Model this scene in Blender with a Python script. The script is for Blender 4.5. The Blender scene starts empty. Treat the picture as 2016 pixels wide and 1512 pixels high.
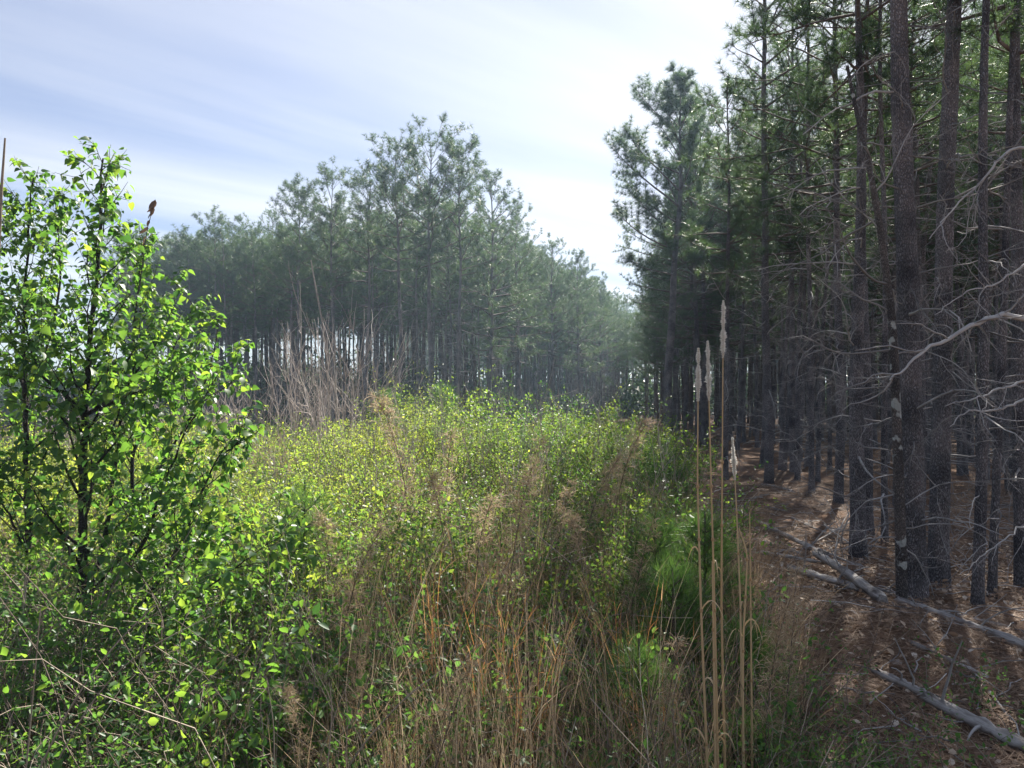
import bpy, math, random
import numpy as np
from mathutils import Vector, noise as mnoise

RS = np.random.RandomState
random.seed(7)
rng = RS(11)
scn = bpy.context.scene
COL = scn.collection
F, CX, HY, CAMZ = 1514.0, 1008.0, 790.0, 1.7      # focal length in photo pixels, principal column, horizon row, eye height
PI = math.pi

def at(px, py, Y):
    return np.array([(px - CX) / F * Y, Y, CAMZ + (HY - py) / F * Y])

def gh(x, y):
    """height of the ground"""
    x = np.asarray(x, float); y = np.asarray(y, float)
    h = 0.42 * np.exp(-(((x + 1.5) / 5.0) ** 2 + ((y - 13.0) / 5.0) ** 2))
    h = h + 0.035 * np.sin(x * 1.3 + 0.7 * y) + 0.03 * np.sin(y * 1.7 - x * 0.6) + 0.02 * np.sin(3.1 * x + 2.2 * y)
    return h

# ------------------------------------------------------------------ mesh builder
class MB:
    def __init__(self):
        self.v, self.l, self.t, self.m, self.a, self.n = [], [], [], [], [], 0
    def add(self, V, Fc, mat=0, tint=0.5):
        V = np.asarray(V, np.float32).reshape(-1, 3); Fc = np.asarray(Fc, np.int32)
        k = Fc.shape[1]; m = len(Fc)
        self.v.append(V); self.l.append((Fc + self.n).ravel()); self.t.append(np.full(m, k, np.int32))
        self.m.append(np.full(m, mat, np.int32))
        self.a.append(np.broadcast_to(np.asarray(tint, np.float32), (m,)).copy())
        self.n += len(V)
    def mesh(self, name, mats, smooth=False):
        me = bpy.data.meshes.new(name)
        if self.n:
            V = np.concatenate(self.v); L = np.concatenate(self.l); T = np.concatenate(self.t)
            me.vertices.add(len(V)); me.vertices.foreach_set('co', V.ravel())
            me.loops.add(len(L)); me.loops.foreach_set('vertex_index', L)
            me.polygons.add(len(T))
            st = np.zeros(len(T), np.int32); st[1:] = np.cumsum(T)[:-1]
            me.polygons.foreach_set('loop_start', st)
            me.polygons.foreach_set('loop_total', T)
            me.polygons.foreach_set('material_index', np.concatenate(self.m))
            if smooth:
                me.polygons.foreach_set('use_smooth', np.ones(len(T), bool))
            at_ = me.attributes.new('tint', 'FLOAT', 'FACE')
            at_.data.foreach_set('value', np.concatenate(self.a))
            me.update(calc_edges=True)
        for m in mats: me.materials.append(m)
        return me
    def build(self, name, mats, parent=None, smooth=False):
        return link(name, self.mesh(name, mats, smooth), parent)

def link(name, me, parent=None, loc=(0, 0, 0), rot=(0, 0, 0), sc=1.0):
    o = bpy.data.objects.new(name, me); COL.objects.link(o)
    o.location = loc; o.rotation_euler = rot
    o.scale = (sc, sc, sc) if np.isscalar(sc) else sc
    if parent: o.parent = parent
    return o

def tag(o, label=None, cat=None, group=None, kind=None):
    if label: o['label'] = label
    if cat: o['category'] = cat
    if group: o['group'] = group
    if kind: o['kind'] = kind
    return o

def thing(name, label, cat, loc, rot=(0, 0, 0), group=None, sc=1.0):
    o = link(name, None, None, loc, rot, sc); o.empty_display_size = 0.2
    return tag(o, label, cat, group)

def norm(a):
    return a / np.maximum(np.linalg.norm(a, axis=-1, keepdims=True), 1e-9)

def tubes(mb, P, R, sides=4, mat=0, tint=0.5, cap=False):
    """P (N,S,3) polylines, R (N,S) radii"""
    P = np.asarray(P, float); R = np.asarray(R, float)
    if P.ndim == 2: P = P[None]; R = R[None]
    N, S, _ = P.shape
    T = np.gradient(P, axis=1); T = norm(T)
    ref = np.zeros((N, 1, 3)); mean = norm(T.mean(1, keepdims=True))
    k = np.argmin(np.abs(mean[:, 0]), axis=1); ref[np.arange(N), 0, k] = 1
    A = norm(np.cross(T, np.broadcast_to(ref, T.shape))); B = np.cross(T, A)
    th = np.arange(sides) * 2 * PI / sides
    V = P[:, :, None] + R[:, :, None, None] * (np.cos(th)[None, None, :, None] * A[:, :, None] + np.sin(th)[None, None, :, None] * B[:, :, None])
    s, j = np.meshgrid(np.arange(S - 1), np.arange(sides), indexing='ij')
    j2 = (j + 1) % sides
    q = np.stack([s * sides + j, s * sides + j2, (s + 1) * sides + j2, (s + 1) * sides + j], -1).reshape(-1, 4)
    Fc = (np.arange(N)[:, None, None] * (S * sides) + q[None]).reshape(-1, 4)
    tt = np.repeat(np.broadcast_to(np.asarray(tint, float), (N,)), len(q))
    mb.add(V, Fc, mat, tt)
    if cap:
        for e in (0, S - 1):
            c = np.arange(sides)[None] + np.arange(N)[:, None] * sides
            mb.add(V[:, e].reshape(-1, 3), c, mat, np.broadcast_to(np.asarray(tint, float), (N,)))

def ribbons(mb, P, W, mat=0, tint=0.5, side=None):
    """flat blades: P (N,S,3), W (N,S) widths"""
    P = np.asarray(P, float); N, S, _ = P.shape
    T = norm(np.gradient(P, axis=1))
    if side is None:
        side = norm(rng.normal(size=(N, 1, 3)))
    A = norm(np.cross(T, side))
    V = np.stack([P - A * W[..., None] / 2, P + A * W[..., None] / 2], 2)
    s = np.arange(S - 1)
    q = np.stack([2 * s, 2 * s + 1, 2 * s + 3, 2 * s + 2], -1)
    Fc = (np.arange(N)[:, None, None] * (2 * S) + q[None]).reshape(-1, 4)
    mb.add(V, Fc, mat, np.repeat(np.broadcast_to(np.asarray(tint, float), (N,)), S - 1))

def basis(D, rs, up=None, jitter=1.0):
    """rotation matrices whose y column is D; normals lean towards up when given"""
    D = norm(D); n = len(D)
    if up is None: U = norm(rs.normal(size=(n, 3)))
    else: U = norm(np.broadcast_to(np.asarray(up, float), (n, 3)) + jitter * rs.normal(size=(n, 3)))
    X = norm(np.cross(D, U)); Z = np.cross(X, D)
    return np.stack([X, D, Z], -1)

def scatter(mb, TV, TF, loc, M, sc, mat=0, tint=0.5):
    loc = np.asarray(loc, float); n = len(loc)
    sc = np.broadcast_to(np.asarray(sc, float), (n,))
    V = loc[:, None] + sc[:, None, None] * np.einsum('nij,vj->nvi', M, TV)
    Fc = (np.arange(n)[:, None, None] * len(TV) + TF[None]).reshape(-1, TF.shape[1])
    mb.add(V, Fc, mat, np.repeat(np.broadcast_to(np.asarray(tint, float), (n,)), len(TF)))

# leaf templates: y along the leaf, z the normal, unit length
def leaf_t(w, droop=0.12, fold=0.12):
    V = np.array([[0, 0, 0], [w * .42, .28, fold * .8 - droop * .05], [w * .40, .62, fold * .7 - droop * .4], [0, 1, -droop],
                  [-w * .40, .62, fold * .7 - droop * .4], [-w * .42, .28, fold * .8 - droop * .05]])
    return V, np.array([[0, 1, 2, 3], [0, 3, 4, 5]])
LEAF = leaf_t(0.62, .14, .10)
LEAF_NARROW = leaf_t(0.40, .12, .08)
def heart_t():
    # a broad ovate leaf with a pointed, down-curled tip
    w = [(0.0, -.03, 0), (.30, .02, .05), (.41, .25, .09), (.34, .52, .06), (.16, .80, -.04)]
    tip = (0, 1.06, -.17); base = (0, .03, 0); mid = (0, .5, 0.0)
    V = [base, mid, tip] + [(x, y, z) for x, y, z in w[1:]] + [(-x, y, z) for x, y, z in w[1:]]
    Fq = [[0, 3, 4, 1], [1, 4, 5, 5], [1, 5, 6, 2]]
    Fc = [[0, 3, 4, 1], [1, 5, 6, 2], [0, 1, 8, 7], [1, 2, 10, 9]]
    Ft = [[1, 4, 5], [1, 9, 8]]
    return np.array(V, float), np.array(Fc), np.array(Ft)
HEART = heart_t()
def scatter_heart(mb, loc, M, sc, mat, tint):
    V, Q, T = HEART
    n = len(loc); sc = np.broadcast_to(np.asarray(sc, float), (n,))
    W = loc[:, None] + sc[:, None, None] * np.einsum('nij,vj->nvi', M, V)
    allf = np.concatenate([Q, np.concatenate([T, T[:, :1]], 1)])
    Fq = (np.arange(n)[:, None, None] * len(V) + Q[None]).reshape(-1, 4)
    mb.add(W, Fq, mat, np.repeat(tint, len(Q)))
    base = mb.n - n * len(V)
    Ft = (np.arange(n)[:, None, None] * len(V) + T[None]).reshape(-1, 3) + base
    mb.l.append(Ft.astype(np.int32).ravel()); mb.t.append(np.full(len(Ft), 3, np.int32))
    mb.m.append(np.full(len(Ft), mat, np.int32)); mb.a.append(np.repeat(tint, len(T)).astype(np.float32))

def tuft_t(n, spread, w, seed):
    """a spray of needles round +y"""
    r = RS(seed)
    a = r.rand(n) * 2 * PI; c = 1 - (1 - math.cos(spread)) * r.rand(n) ** 0.8
    s = np.sqrt(1 - c * c)
    D = np.stack([s * np.cos(a), c, s * np.sin(a)], -1)
    L = .75 + .3 * r.rand(n)
    side = norm(np.cross(D, norm(r.normal(size=(n, 3)))))
    b = np.stack([np.zeros(n), -.25 * r.rand(n), np.zeros(n)], -1)
    tip = b + D * L[:, None]; tip[:, 1] *= 1.0
    V = np.stack([b - side * w / 2, b + side * w / 2, tip], 1).reshape(-1, 3)
    return V, np.arange(3 * n).reshape(-1, 3)

# ------------------------------------------------------------------ materials
def new_mat(name):
    m = bpy.data.materials.new(name); m.use_nodes = True
    nt = m.node_tree; nt.nodes.clear()
    return m, nt, nt.nodes, nt.links

def ramp(N, stops):
    r = N.new('ShaderNodeValToRGB'); e = r.color_ramp.elements
    while len(e) > 1: e.remove(e[-1])
    e[0].position = stops[0][0]; e[0].color = (*stops[0][1], 1)
    for p, c in stops[1:]:
        k = e.new(p); k.color = (*c, 1)
    return r

def leaf_mat(name, stops, tstops, trans=0.45, rough=0.45, spec=0.3):
    m, nt, N, L = new_mat(name)
    a = N.new('ShaderNodeAttribute'); a.attribute_name = 'tint'
    r = ramp(N, stops); t = ramp(N, tstops)
    L.new(a.outputs['Fac'], r.inputs[0]); L.new(a.outputs['Fac'], t.inputs[0])
    p = N.new('ShaderNodeBsdfPrincipled'); p.inputs['Roughness'].default_value = rough
    p.inputs['Specular IOR Level'].default_value = spec
    L.new(r.outputs[0], p.inputs['Base Color'])
    tr = N.new('ShaderNodeBsdfTranslucent'); L.new(t.outputs[0], tr.inputs['Color'])
    mx = N.new('ShaderNodeMixShader'); mx.inputs[0].default_value = trans
    L.new(p.outputs[0], mx.inputs[1]); L.new(tr.outputs[0], mx.inputs[2])
    o = N.new('ShaderNodeOutputMaterial'); L.new(mx.outputs[0], o.inputs[0])
    return m

def twig_mat(name, stops, rough=0.8, scale=9.0):
    """weathered wood or stems, streaked along the piece, tinted per piece"""
    m, nt, N, L = new_mat(name)
    a = N.new('ShaderNodeAttribute'); a.attribute_name = 'tint'
    tc = N.new('ShaderNodeTexCoord'); nz = N.new('ShaderNodeTexNoise'); nz.inputs['Scale'].default_value = scale
    nz.inputs['Detail'].default_value = 4
    L.new(tc.outputs['Object'], nz.inputs['Vector'])
    ad = N.new('ShaderNodeMath'); ad.operation = 'MULTIPLY_ADD'; ad.inputs[1].default_value = 0.9
    L.new(nz.outputs['Fac'], ad.inputs[0])
    sb = N.new('ShaderNodeMath'); sb.operation = 'SUBTRACT'; sb.inputs[1].default_value = 0.45
    L.new(a.outputs['Fac'], sb.inputs[0]); L.new(sb.outputs[0], ad.inputs[2])
    r = ramp(N, stops); L.new(ad.outputs[0], r.inputs[0])
    p = N.new('ShaderNodeBsdfPrincipled'); p.inputs['Roughness'].default_value = rough
    p.inputs['Specular IOR Level'].default_value = 0.25
    L.new(r.outputs[0], p.inputs['Base Color'])
    o = N.new('ShaderNodeOutputMaterial'); L.new(p.outputs[0], o.inputs[0])
    return m

def bark_mat(name, dark, mid, light, scale=1.0, lichen=0.0):
    m, nt, N, L = new_mat(name)
    tc = N.new('ShaderNodeTexCoord'); mp = N.new('ShaderNodeMapping')
    mp.inputs['Scale'].default_value = (17 * scale, 17 * scale, 4.6 * scale)
    oi = N.new('ShaderNodeObjectInfo'); vm = N.new('ShaderNodeVectorMath'); vm.operation = 'MULTIPLY_ADD'
    vm.inputs[1].default_value = (1, 1, 1)
    cmb = N.new('ShaderNodeCombineXYZ'); mm = N.new('ShaderNodeMath'); mm.operation = 'MULTIPLY'; mm.inputs[1].default_value = 37
    L.new(oi.outputs['Random'], mm.inputs[0]); L.new(mm.outputs[0], cmb.inputs[2])
    L.new(tc.outputs['Object'], vm.inputs[0]); L.new(cmb.outputs[0], vm.inputs[2])
    nd = N.new('ShaderNodeTexNoise'); nd.inputs['Scale'].default_value = 9 * scale; nd.inputs['Detail'].default_value = 3
    L.new(vm.outputs[0], nd.inputs['Vector'])
    vmx = N.new('ShaderNodeVectorMath'); vmx.operation = 'MULTIPLY_ADD'; vmx.inputs[1].default_value = (.08, .08, .08)
    L.new(nd.outputs['Color'], vmx.inputs[0]); L.new(vm.outputs[0], vmx.inputs[2])
    L.new(vmx.outputs[0], mp.inputs['Vector'])
    vo = N.new('ShaderNodeTexVoronoi'); vo.feature = 'DISTANCE_TO_EDGE'; L.new(mp.outputs[0], vo.inputs['Vector'])
    nz = N.new('ShaderNodeTexNoise'); nz.inputs['Scale'].default_value = 2.6; nz.inputs['Detail'].default_value = 8
    L.new(vm.outputs[0], nz.inputs['Vector'])
    r = ramp(N, [(0.0, dark), (0.09, tuple(.6 * a + .4 * b for a, b in zip(dark, mid))), (0.28, mid), (0.6, light)])
    L.new(vo.outputs['Distance'], r.inputs[0])
    r2 = ramp(N, [(0.34, (.50, .50, .53)), (0.5, (.95, .95, .95)), (0.64, (1.42, 1.34, 1.30))]); L.new(nz.outputs['Fac'], r2.inputs[0])
    mu = N.new('ShaderNodeMixRGB'); mu.blend_type = 'MULTIPLY'; mu.inputs[0].default_value = 1
    L.new(r.outputs[0], mu.inputs[1]); L.new(r2.outputs[0], mu.inputs[2])
    col = mu.outputs[0]
    if lichen > 0:
        n3 = N.new('ShaderNodeTexNoise'); n3.inputs['Scale'].default_value = 7; n3.inputs['Detail'].default_value = 5
        L.new(vm.outputs[0], n3.inputs['Vector'])
        r3 = ramp(N, [(.70 - lichen, (0, 0, 0)), (.74 - lichen, (1, 1, 1))]); L.new(n3.outputs['Fac'], r3.inputs[0])
        m3 = N.new('ShaderNodeMixRGB'); m3.inputs[2].default_value = (.50, .52, .50, 1)
        L.new(r3.outputs[0], m3.inputs[0]); L.new(col, m3.inputs[1]); col = m3.outputs[0]
    p = N.new('ShaderNodeBsdfPrincipled'); p.inputs['Roughness'].default_value = .9
    p.inputs['Specular IOR Level'].default_value = .2
    L.new(col, p.inputs['Base Color'])
    bp = N.new('ShaderNodeBump'); bp.inputs['Strength'].default_value = 1; bp.inputs['Distance'].default_value = .035
    L.new(vo.outputs['Distance'], bp.inputs['Height']); L.new(bp.outputs[0], p.inputs['Normal'])
    o = N.new('ShaderNodeOutputMaterial'); L.new(p.outputs[0], o.inputs[0])
    return m

M_BARK = bark_mat('pine_bark', (.058, .055, .058), (.235, .225, .235), (.39, .375, .38))
M_BARKG = bark_mat('grey_bark', (.05, .045, .045), (.19, .175, .165), (.33, .31, .29), 1.2, .12)
M_BARK_RIMLIT = bark_mat('rimlit_pine_bark', (.08, .076, .08), (.28, .265, .265), (.44, .42, .41))  # lighter copy of the pine bark, rim light painted into the left stand's trunks
M_PEARBARK = bark_mat('smooth_dark_bark', (.03, .026, .025), (.055, .048, .044), (.09, .08, .07), 1.6)
M_DEAD = twig_mat('weathered_twig', [(0, (.10, .094, .092)), (.5, (.215, .205, .20)), (1, (.42, .41, .405))], .8, 6)
M_LIMB = twig_mat('pine_limb', [(0, (.045, .036, .032)), (.5, (.10, .08, .07)), (1, (.17, .14, .12))], .85, 6)
M_NEEDLE = leaf_mat('pine_needles', [(0, (.014, .031, .019)), (.5, (.028, .056, .032)), (1, (.056, .092, .042))],
                    [(0, (.055, .105, .04)), (.5, (.10, .175, .06)), (1, (.19, .28, .08))], .38, .42, .4)
M_NEEDLE_Y = leaf_mat('young_pine_needles', [(0, (.025, .06, .022)), (.5, (.055, .11, .032)), (1, (.10, .17, .05))],
                      [(0, (.07, .17, .03)), (.5, (.13, .27, .045)), (1, (.24, .40, .08))], .45, .4, .4)
M_PEAR = leaf_mat('broad_leaves', [(0, (.024, .066, .030)), (.5, (.048, .110, .040)), (1, (.10, .17, .045))],
                  [(0, (.08, .21, .035)), (.5, (.18, .37, .04)), (1, (.44, .60, .06))], .50, .42, .3)
M_THICK = leaf_mat('thicket_leaves', [(0, (.025, .06, .024)), (.5, (.060, .115, .026)), (1, (.14, .18, .035))],
                   [(0, (.10, .24, .04)), (.5, (.30, .45, .055)), (1, (.60, .66, .085))], .5, .45, .3)
M_VINE = leaf_mat('vine_leaves', [(0, (.020, .050, .022)), (.5, (.042, .095, .034)), (1, (.10, .18, .05))],
                  [(0, (.10, .26, .05)), (.5, (.18, .40, .06)), (1, (.40, .58, .10))], .42, .45, .25)
M_DRY = leaf_mat('dry_grass', [(0, (.14, .105, .07)), (.35, (.27, .19, .12)), (.7, (.39, .29, .19)), (1, (.52, .43, .31))],
                 [(0, (.22, .14, .08)), (.5, (.42, .31, .19)), (1, (.62, .51, .36))], .35, .7, .2)
M_ORANGE = leaf_mat('russet_grass', [(0, (.17, .085, .040)), (.5, (.31, .185, .10)), (1, (.46, .33, .20))],
                    [(0, (.30, .13, .05)), (.5, (.48, .28, .13)), (1, (.62, .46, .27))], .35, .6, .25)
M_RUSSET = leaf_mat('orange_grass', [(0, (.22, .095, .04)), (.5, (.38, .20, .09)), (1, (.54, .37, .21))],
                    [(0, (.40, .14, .04)), (.5, (.62, .30, .10)), (1, (.75, .52, .26))], .38, .6, .25)
M_STEM = twig_mat('dry_stems', [(0, (.05, .038, .030)), (.5, (.16, .125, .10)), (1, (.34, .29, .23))], .8, 8)
M_BARE = twig_mat('bare_shrub_stems', [(0, (.14, .11, .095)), (.5, (.31, .255, .225)), (1, (.54, .475, .43))], .75, 6)
M_CANE = twig_mat('green_cane', [(0, (.05, .04, .025)), (.5, (.10, .085, .04)), (1, (.16, .15, .07))], .7, 8)
M_PLUME = leaf_mat('white_plume', [(0, (.76, .74, .70)), (1, (.88, .87, .84))], [(0, (.7, .67, .6)), (1, (.88, .86, .8))], .5, .8, .1)
M_STALK = leaf_mat('straw_stalk', [(0, (.34, .22, .11)), (.5, (.46, .33, .18)), (1, (.58, .46, .29))], [(0, (.4, .25, .1)), (1, (.6, .45, .25))], .15, .5, .4)
M_LITTER = leaf_mat('leaf_litter', [(0, (.12, .075, .052)), (.4, (.25, .155, .10)), (.75, (.38, .275, .19)), (1, (.60, .53, .45))],
                    [(0, (.15, .08, .04)), (1, (.4, .28, .16))], .12, .7, .25)
M_STONE = twig_mat('pale_stone', [(0, (.28, .26, .25)), (.5, (.45, .43, .41)), (1, (.6, .58, .56))], .85, 14)

def log_mat():
    m, nt, N, L = new_mat('bleached_log')
    tc = N.new('ShaderNodeTexCoord'); mp = N.new('ShaderNodeMapping'); mp.inputs['Scale'].default_value = (2.2, 30, 30)
    L.new(tc.outputs['Object'], mp.inputs[0])
    nz = N.new('ShaderNodeTexNoise'); nz.inputs['Scale'].default_value = 1.0; nz.inputs['Detail'].default_value = 7; nz.inputs['Roughness'].default_value = .65
    L.new(mp.outputs[0], nz.inputs['Vector'])
    n2 = N.new('ShaderNodeTexNoise'); n2.inputs['Scale'].default_value = 3.5; n2.inputs['Detail'].default_value = 5
    L.new(tc.outputs['Object'], n2.inputs['Vector'])
    r = ramp(N, [(.28, (.06, .052, .05)), (.42, (.22, .20, .19)), (.6, (.42, .40, .38)), (.8, (.58, .56, .54))])
    L.new(nz.outputs['Fac'], r.inputs[0])
    r2 = ramp(N, [(.36, (.30, .26, .24)), (.5, (.95, .95, .95))]); L.new(n2.outputs['Fac'], r2.inputs[0])
    mu = N.new('ShaderNodeMixRGB'); mu.blend_type = 'MULTIPLY'; mu.inputs[0].default_value = 1
    L.new(r.outputs[0], mu.inputs[1]); L.new(r2.outputs[0], mu.inputs[2])
    p = N.new('ShaderNodeBsdfPrincipled'); p.inputs['Roughness'].default_value = .8; p.inputs['Specular IOR Level'].default_value = .25
    L.new(mu.outputs[0], p.inputs['Base Color'])
    bp = N.new('ShaderNodeBump'); bp.inputs['Strength'].default_value = .8; bp.inputs['Distance'].default_value = .01
    L.new(nz.outputs['Fac'], bp.inputs['Height']); L.new(bp.outputs[0], p.inputs['Normal'])
    o = N.new('ShaderNodeOutputMaterial'); L.new(p.outputs[0], o.inputs[0])
    return m
M_LOG = log_mat()

def ground_mat():
    m, nt, N, L = new_mat('forest_floor')
    tc = N.new('ShaderNodeTexCoord')
    def nz(scale, det=6, rough=.6, vec=None):
        n = N.new('ShaderNodeTexNoise'); n.inputs['Scale'].default_value = scale; n.inputs['Detail'].default_value = det
        n.inputs['Roughness'].default_value = rough; L.new(vec or tc.outputs['Object'], n.inputs['Vector']); return n
    a = nz(38, 8, .75); b = nz(1.1, 5); c = nz(7, 6, .7)
    straw = ramp(N, [(.25, (.055, .038, .028)), (.45, (.165, .10, .065)), (.6, (.26, .165, .108)), (.8, (.39, .285, .205))])
    L.new(a.outputs['Fac'], straw.inputs[0])
    soil = ramp(N, [(.3, (.045, .032, .024)), (.55, (.125, .085, .062)), (.8, (.25, .195, .155))]); L.new(c.outputs['Fac'], soil.inputs[0])
    f = ramp(N, [(.42, (0, 0, 0)), (.6, (1, 1, 1))]); L.new(b.outputs['Fac'], f.inputs[0])
    mx = N.new('ShaderNodeMixRGB'); L.new(f.outputs[0], mx.inputs[0]); L.new(straw.outputs[0], mx.inputs[1]); L.new(soil.outputs[0], mx.inputs[2])
    p = N.new('ShaderNodeBsdfPrincipled'); p.inputs['Roughness'].default_value = .95; p.inputs['Specular IOR Level'].default_value = .1
    L.new(mx.outputs[0], p.inputs['Base Color'])
    bp = N.new('ShaderNodeBump'); bp.inputs['Strength'].default_value = .8; bp.inputs['Distance'].default_value = .03
    L.new(a.outputs['Fac'], bp.inputs['Height']); L.new(bp.outputs[0], p.inputs['Normal'])
    o = N.new('ShaderNodeOutputMaterial'); L.new(p.outputs[0], o.inputs[0])
    return m

# ------------------------------------------------------------------ ground
def make_ground():
    s = np.linspace(-1, 1, 261)
    xs = np.sign(s) * (14 * np.abs(s) + 500 * np.abs(s) ** 5)
    ys = 9 + np.sign(s) * (14 * np.abs(s) + 560 * np.abs(s) ** 5)
    X, Y = np.meshgrid(xs, ys, indexing='ij')
    Z = gh(X, Y)
    near = (np.abs(X) < 14) & (Y > -4) & (Y < 24)
    for i, j in zip(*np.nonzero(near)):
        Z[i, j] += .05 * mnoise.noise(Vector((X[i, j] * 1.9, Y[i, j] * 1.9, 3.1))) + .02 * mnoise.noise(Vector((X[i, j] * 6, Y[i, j] * 6, 1.7)))
    n = len(s)
    i, j = np.meshgrid(np.arange(n - 1), np.arange(n - 1), indexing='ij')
    q = np.stack([i * n + j, (i + 1) * n + j, (i + 1) * n + j + 1, i * n + j + 1], -1).reshape(-1, 4)
    mb = MB(); mb.add(np.stack([X, Y, Z], -1), q)
    tag(mb.build('ground', [ground_mat()], smooth=True), 'brown forest floor of pine straw and soil', None, None, 'structure')
make_ground()

# ------------------------------------------------------------------ pines
def curve_pts(p0, d0, L, S, rs, droop=0.0, wob=0.12, up=0.0):
    """a wandering polyline; droop bends it down, up turns its end up"""
    d = np.array(d0, float); d /= np.linalg.norm(d); p = np.array(p0, float); out = [p.copy()]; st = L / (S - 1)
    for k in range(S - 1):
        u = k / (S - 1)
        d = d + rs.normal(size=3) * wob + np.array([0, 0, -droop + up * u])
        d /= np.linalg.norm(d); p = p + d * st; out.append(p.copy())
    return np.array(out)

def dead_branch_mesh(seed, L=1.0):
    rs = RS(seed); mb = MB(); S = 9
    el = rs.uniform(-.25, .55)
    P = curve_pts((0, 0, 0), (math.cos(el), 0, math.sin(el)), L, S, rs, rs.uniform(-.02, .14), .20, rs.uniform(-.05, .22))
    r0 = .0088 * (0.6 + .5 * L)
    tubes(mb, P, r0 * np.linspace(1, .34, S) ** 1.1 * (1 + .12 * rs.normal(size=S)), 5, 0, rs.uniform(.3, .8), True)
    for k in range(rs.randint(4, 9)):
        u = rs.uniform(.2, .95); i = int(u * (S - 1)); b = P[i]
        d = norm(P[min(i + 1, S - 1)] - P[max(i - 1, 0)]) + rs.normal(size=3) * .75
        l2 = L * rs.uniform(.15, .55) * (1.1 - u * .5)
        Q = curve_pts(b, d, l2, 7, rs, rs.uniform(-.05, .15), .24)
        tubes(mb, Q, r0 * .45 * np.linspace(1, .3, 7), 4, 0, rs.uniform(.2, .8))
        for q in range(rs.randint(1, 4)):
            ii = rs.randint(1, 6); d2 = norm(Q[ii + 1] - Q[ii - 1]) + rs.normal(size=3) * .8
            R = curve_pts(Q[ii], d2, l2 * rs.uniform(.25, .6), 5, rs, .05, .25)
            tubes(mb, R, r0 * .22 * np.linspace(1, .5, 5), 3, 0, rs.uniform(.15, .7))
    return mb.mesh('dead_branch', [M_DEAD])
DEADB = [dead_branch_mesh(100 + i) for i in range(14)]

TUFTS = {}
def tuft(n, spread, w, k):
    key = (n, round(spread, 2), round(w, 4), k)
    if key not in TUFTS: TUFTS[key] = tuft_t(n, spread, w, 50 + k)
    return TUFTS[key]

def trunk_axis(h, rs, wig=.05, S=24):
    z = np.linspace(0, h, S)
    ph = rs.rand(4) * 6.28
    x = wig * (np.sin(z * .55 + ph[0]) - math.sin(ph[0]) + .4 * (np.sin(z * 1.5 + ph[1]) - math.sin(ph[1])))
    y = wig * (np.sin(z * .5 + ph[2]) - math.sin(ph[2]) + .4 * (np.sin(z * 1.3 + ph[3]) - math.sin(ph[3])))
    return np.stack([x, y, z], -1)

def axis_at(A, z):
    return np.array([np.interp(z, A[:, 2], A[:, 0]), np.interp(z, A[:, 2], A[:, 1]), z])

def trunk_radius(h, r0, z):
    u = np.clip(z / h, 0, 1)
    return r0 * (1 - u) ** .75 * (1 + .35 * np.exp(-z / .18)) + .008

def trunk_mesh(A, h, r0, sides=9, twigs=0, rs=None, tmat=None, detail=False):
    mb = MB()
    if detail:
        zs = np.concatenate([np.arange(-.1, 6.0, .045), np.linspace(6.0, h, 30)[0:]]); zs = np.unique(zs)
    else:
        zs = np.concatenate([[-.15, 0, .12, .3], np.linspace(.8, h, 22)])
    P = np.array([axis_at(A, z) for z in zs]); R = trunk_radius(h, r0, np.maximum(zs, 0))
    if not detail:
        tubes(mb, P, R, sides, 0, .5)
    else:
        th = np.arange(sides) * 2 * PI / sides; S = len(zs)
        RR = np.zeros((S, sides)); off = rs.uniform(0, 50)
        for i in range(S):
            for j in range(sides):
                x, y = math.cos(th[j]), math.sin(th[j]); r = R[i]
                q = Vector((x * r * 22 + off, y * r * 22, zs[i] * 5.5))
                n1 = mnoise.noise(q); n2 = mnoise.noise(Vector((x * r * 12, y * r * 12 + off, zs[i] * 2.2)))
                plate = max(-.5, min(.35, n1 * 1.6))
                RR[i, j] = r * (1 + .085 * plate + .05 * n2 + .05 * math.exp(-max(zs[i], 0) / .12) * math.sin(th[j] * 5 + off))
        V = P[:, None] + RR[..., None] * np.stack([np.cos(th), np.sin(th), 0 * th], -1)[None]
        s, j = np.meshgrid(np.arange(S - 1), np.arange(sides), indexing='ij'); j2 = (j + 1) % sides
        q = np.stack([s * sides + j, s * sides + j2, (s + 1) * sides + j2, (s + 1) * sides + j], -1).reshape(-1, 4)
        mb.add(V, q)
    mats = [tmat or M_BARK, M_DEAD]
    for k in range(twigs):
        z = rs.uniform(.6, h * .55); az = rs.rand() * 6.28; el = rs.uniform(-.3, .4)
        Q = curve_pts(axis_at(A, z), (math.cos(az) * math.cos(el), math.sin(az) * math.cos(el), math.sin(el)), rs.uniform(.35, 1.5), 6, rs, .05, .15)
        tubes(mb, Q, .009 * np.linspace(1, .35, 6), 3, 1, rs.uniform(.1, .7))
        for q in range(2):
            i = rs.randint(2, 5); R2 = curve_pts(Q[i], norm(Q[i] - Q[i - 1]) + rs.normal(size=3) * .6, rs.uniform(.2, .6), 4, rs, .05, .2)
            tubes(mb, R2, .005 * np.linspace(1, .5, 4), 3, 1, rs.uniform(.1, .6))
    return mb.mesh('trunk', mats, True)

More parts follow.
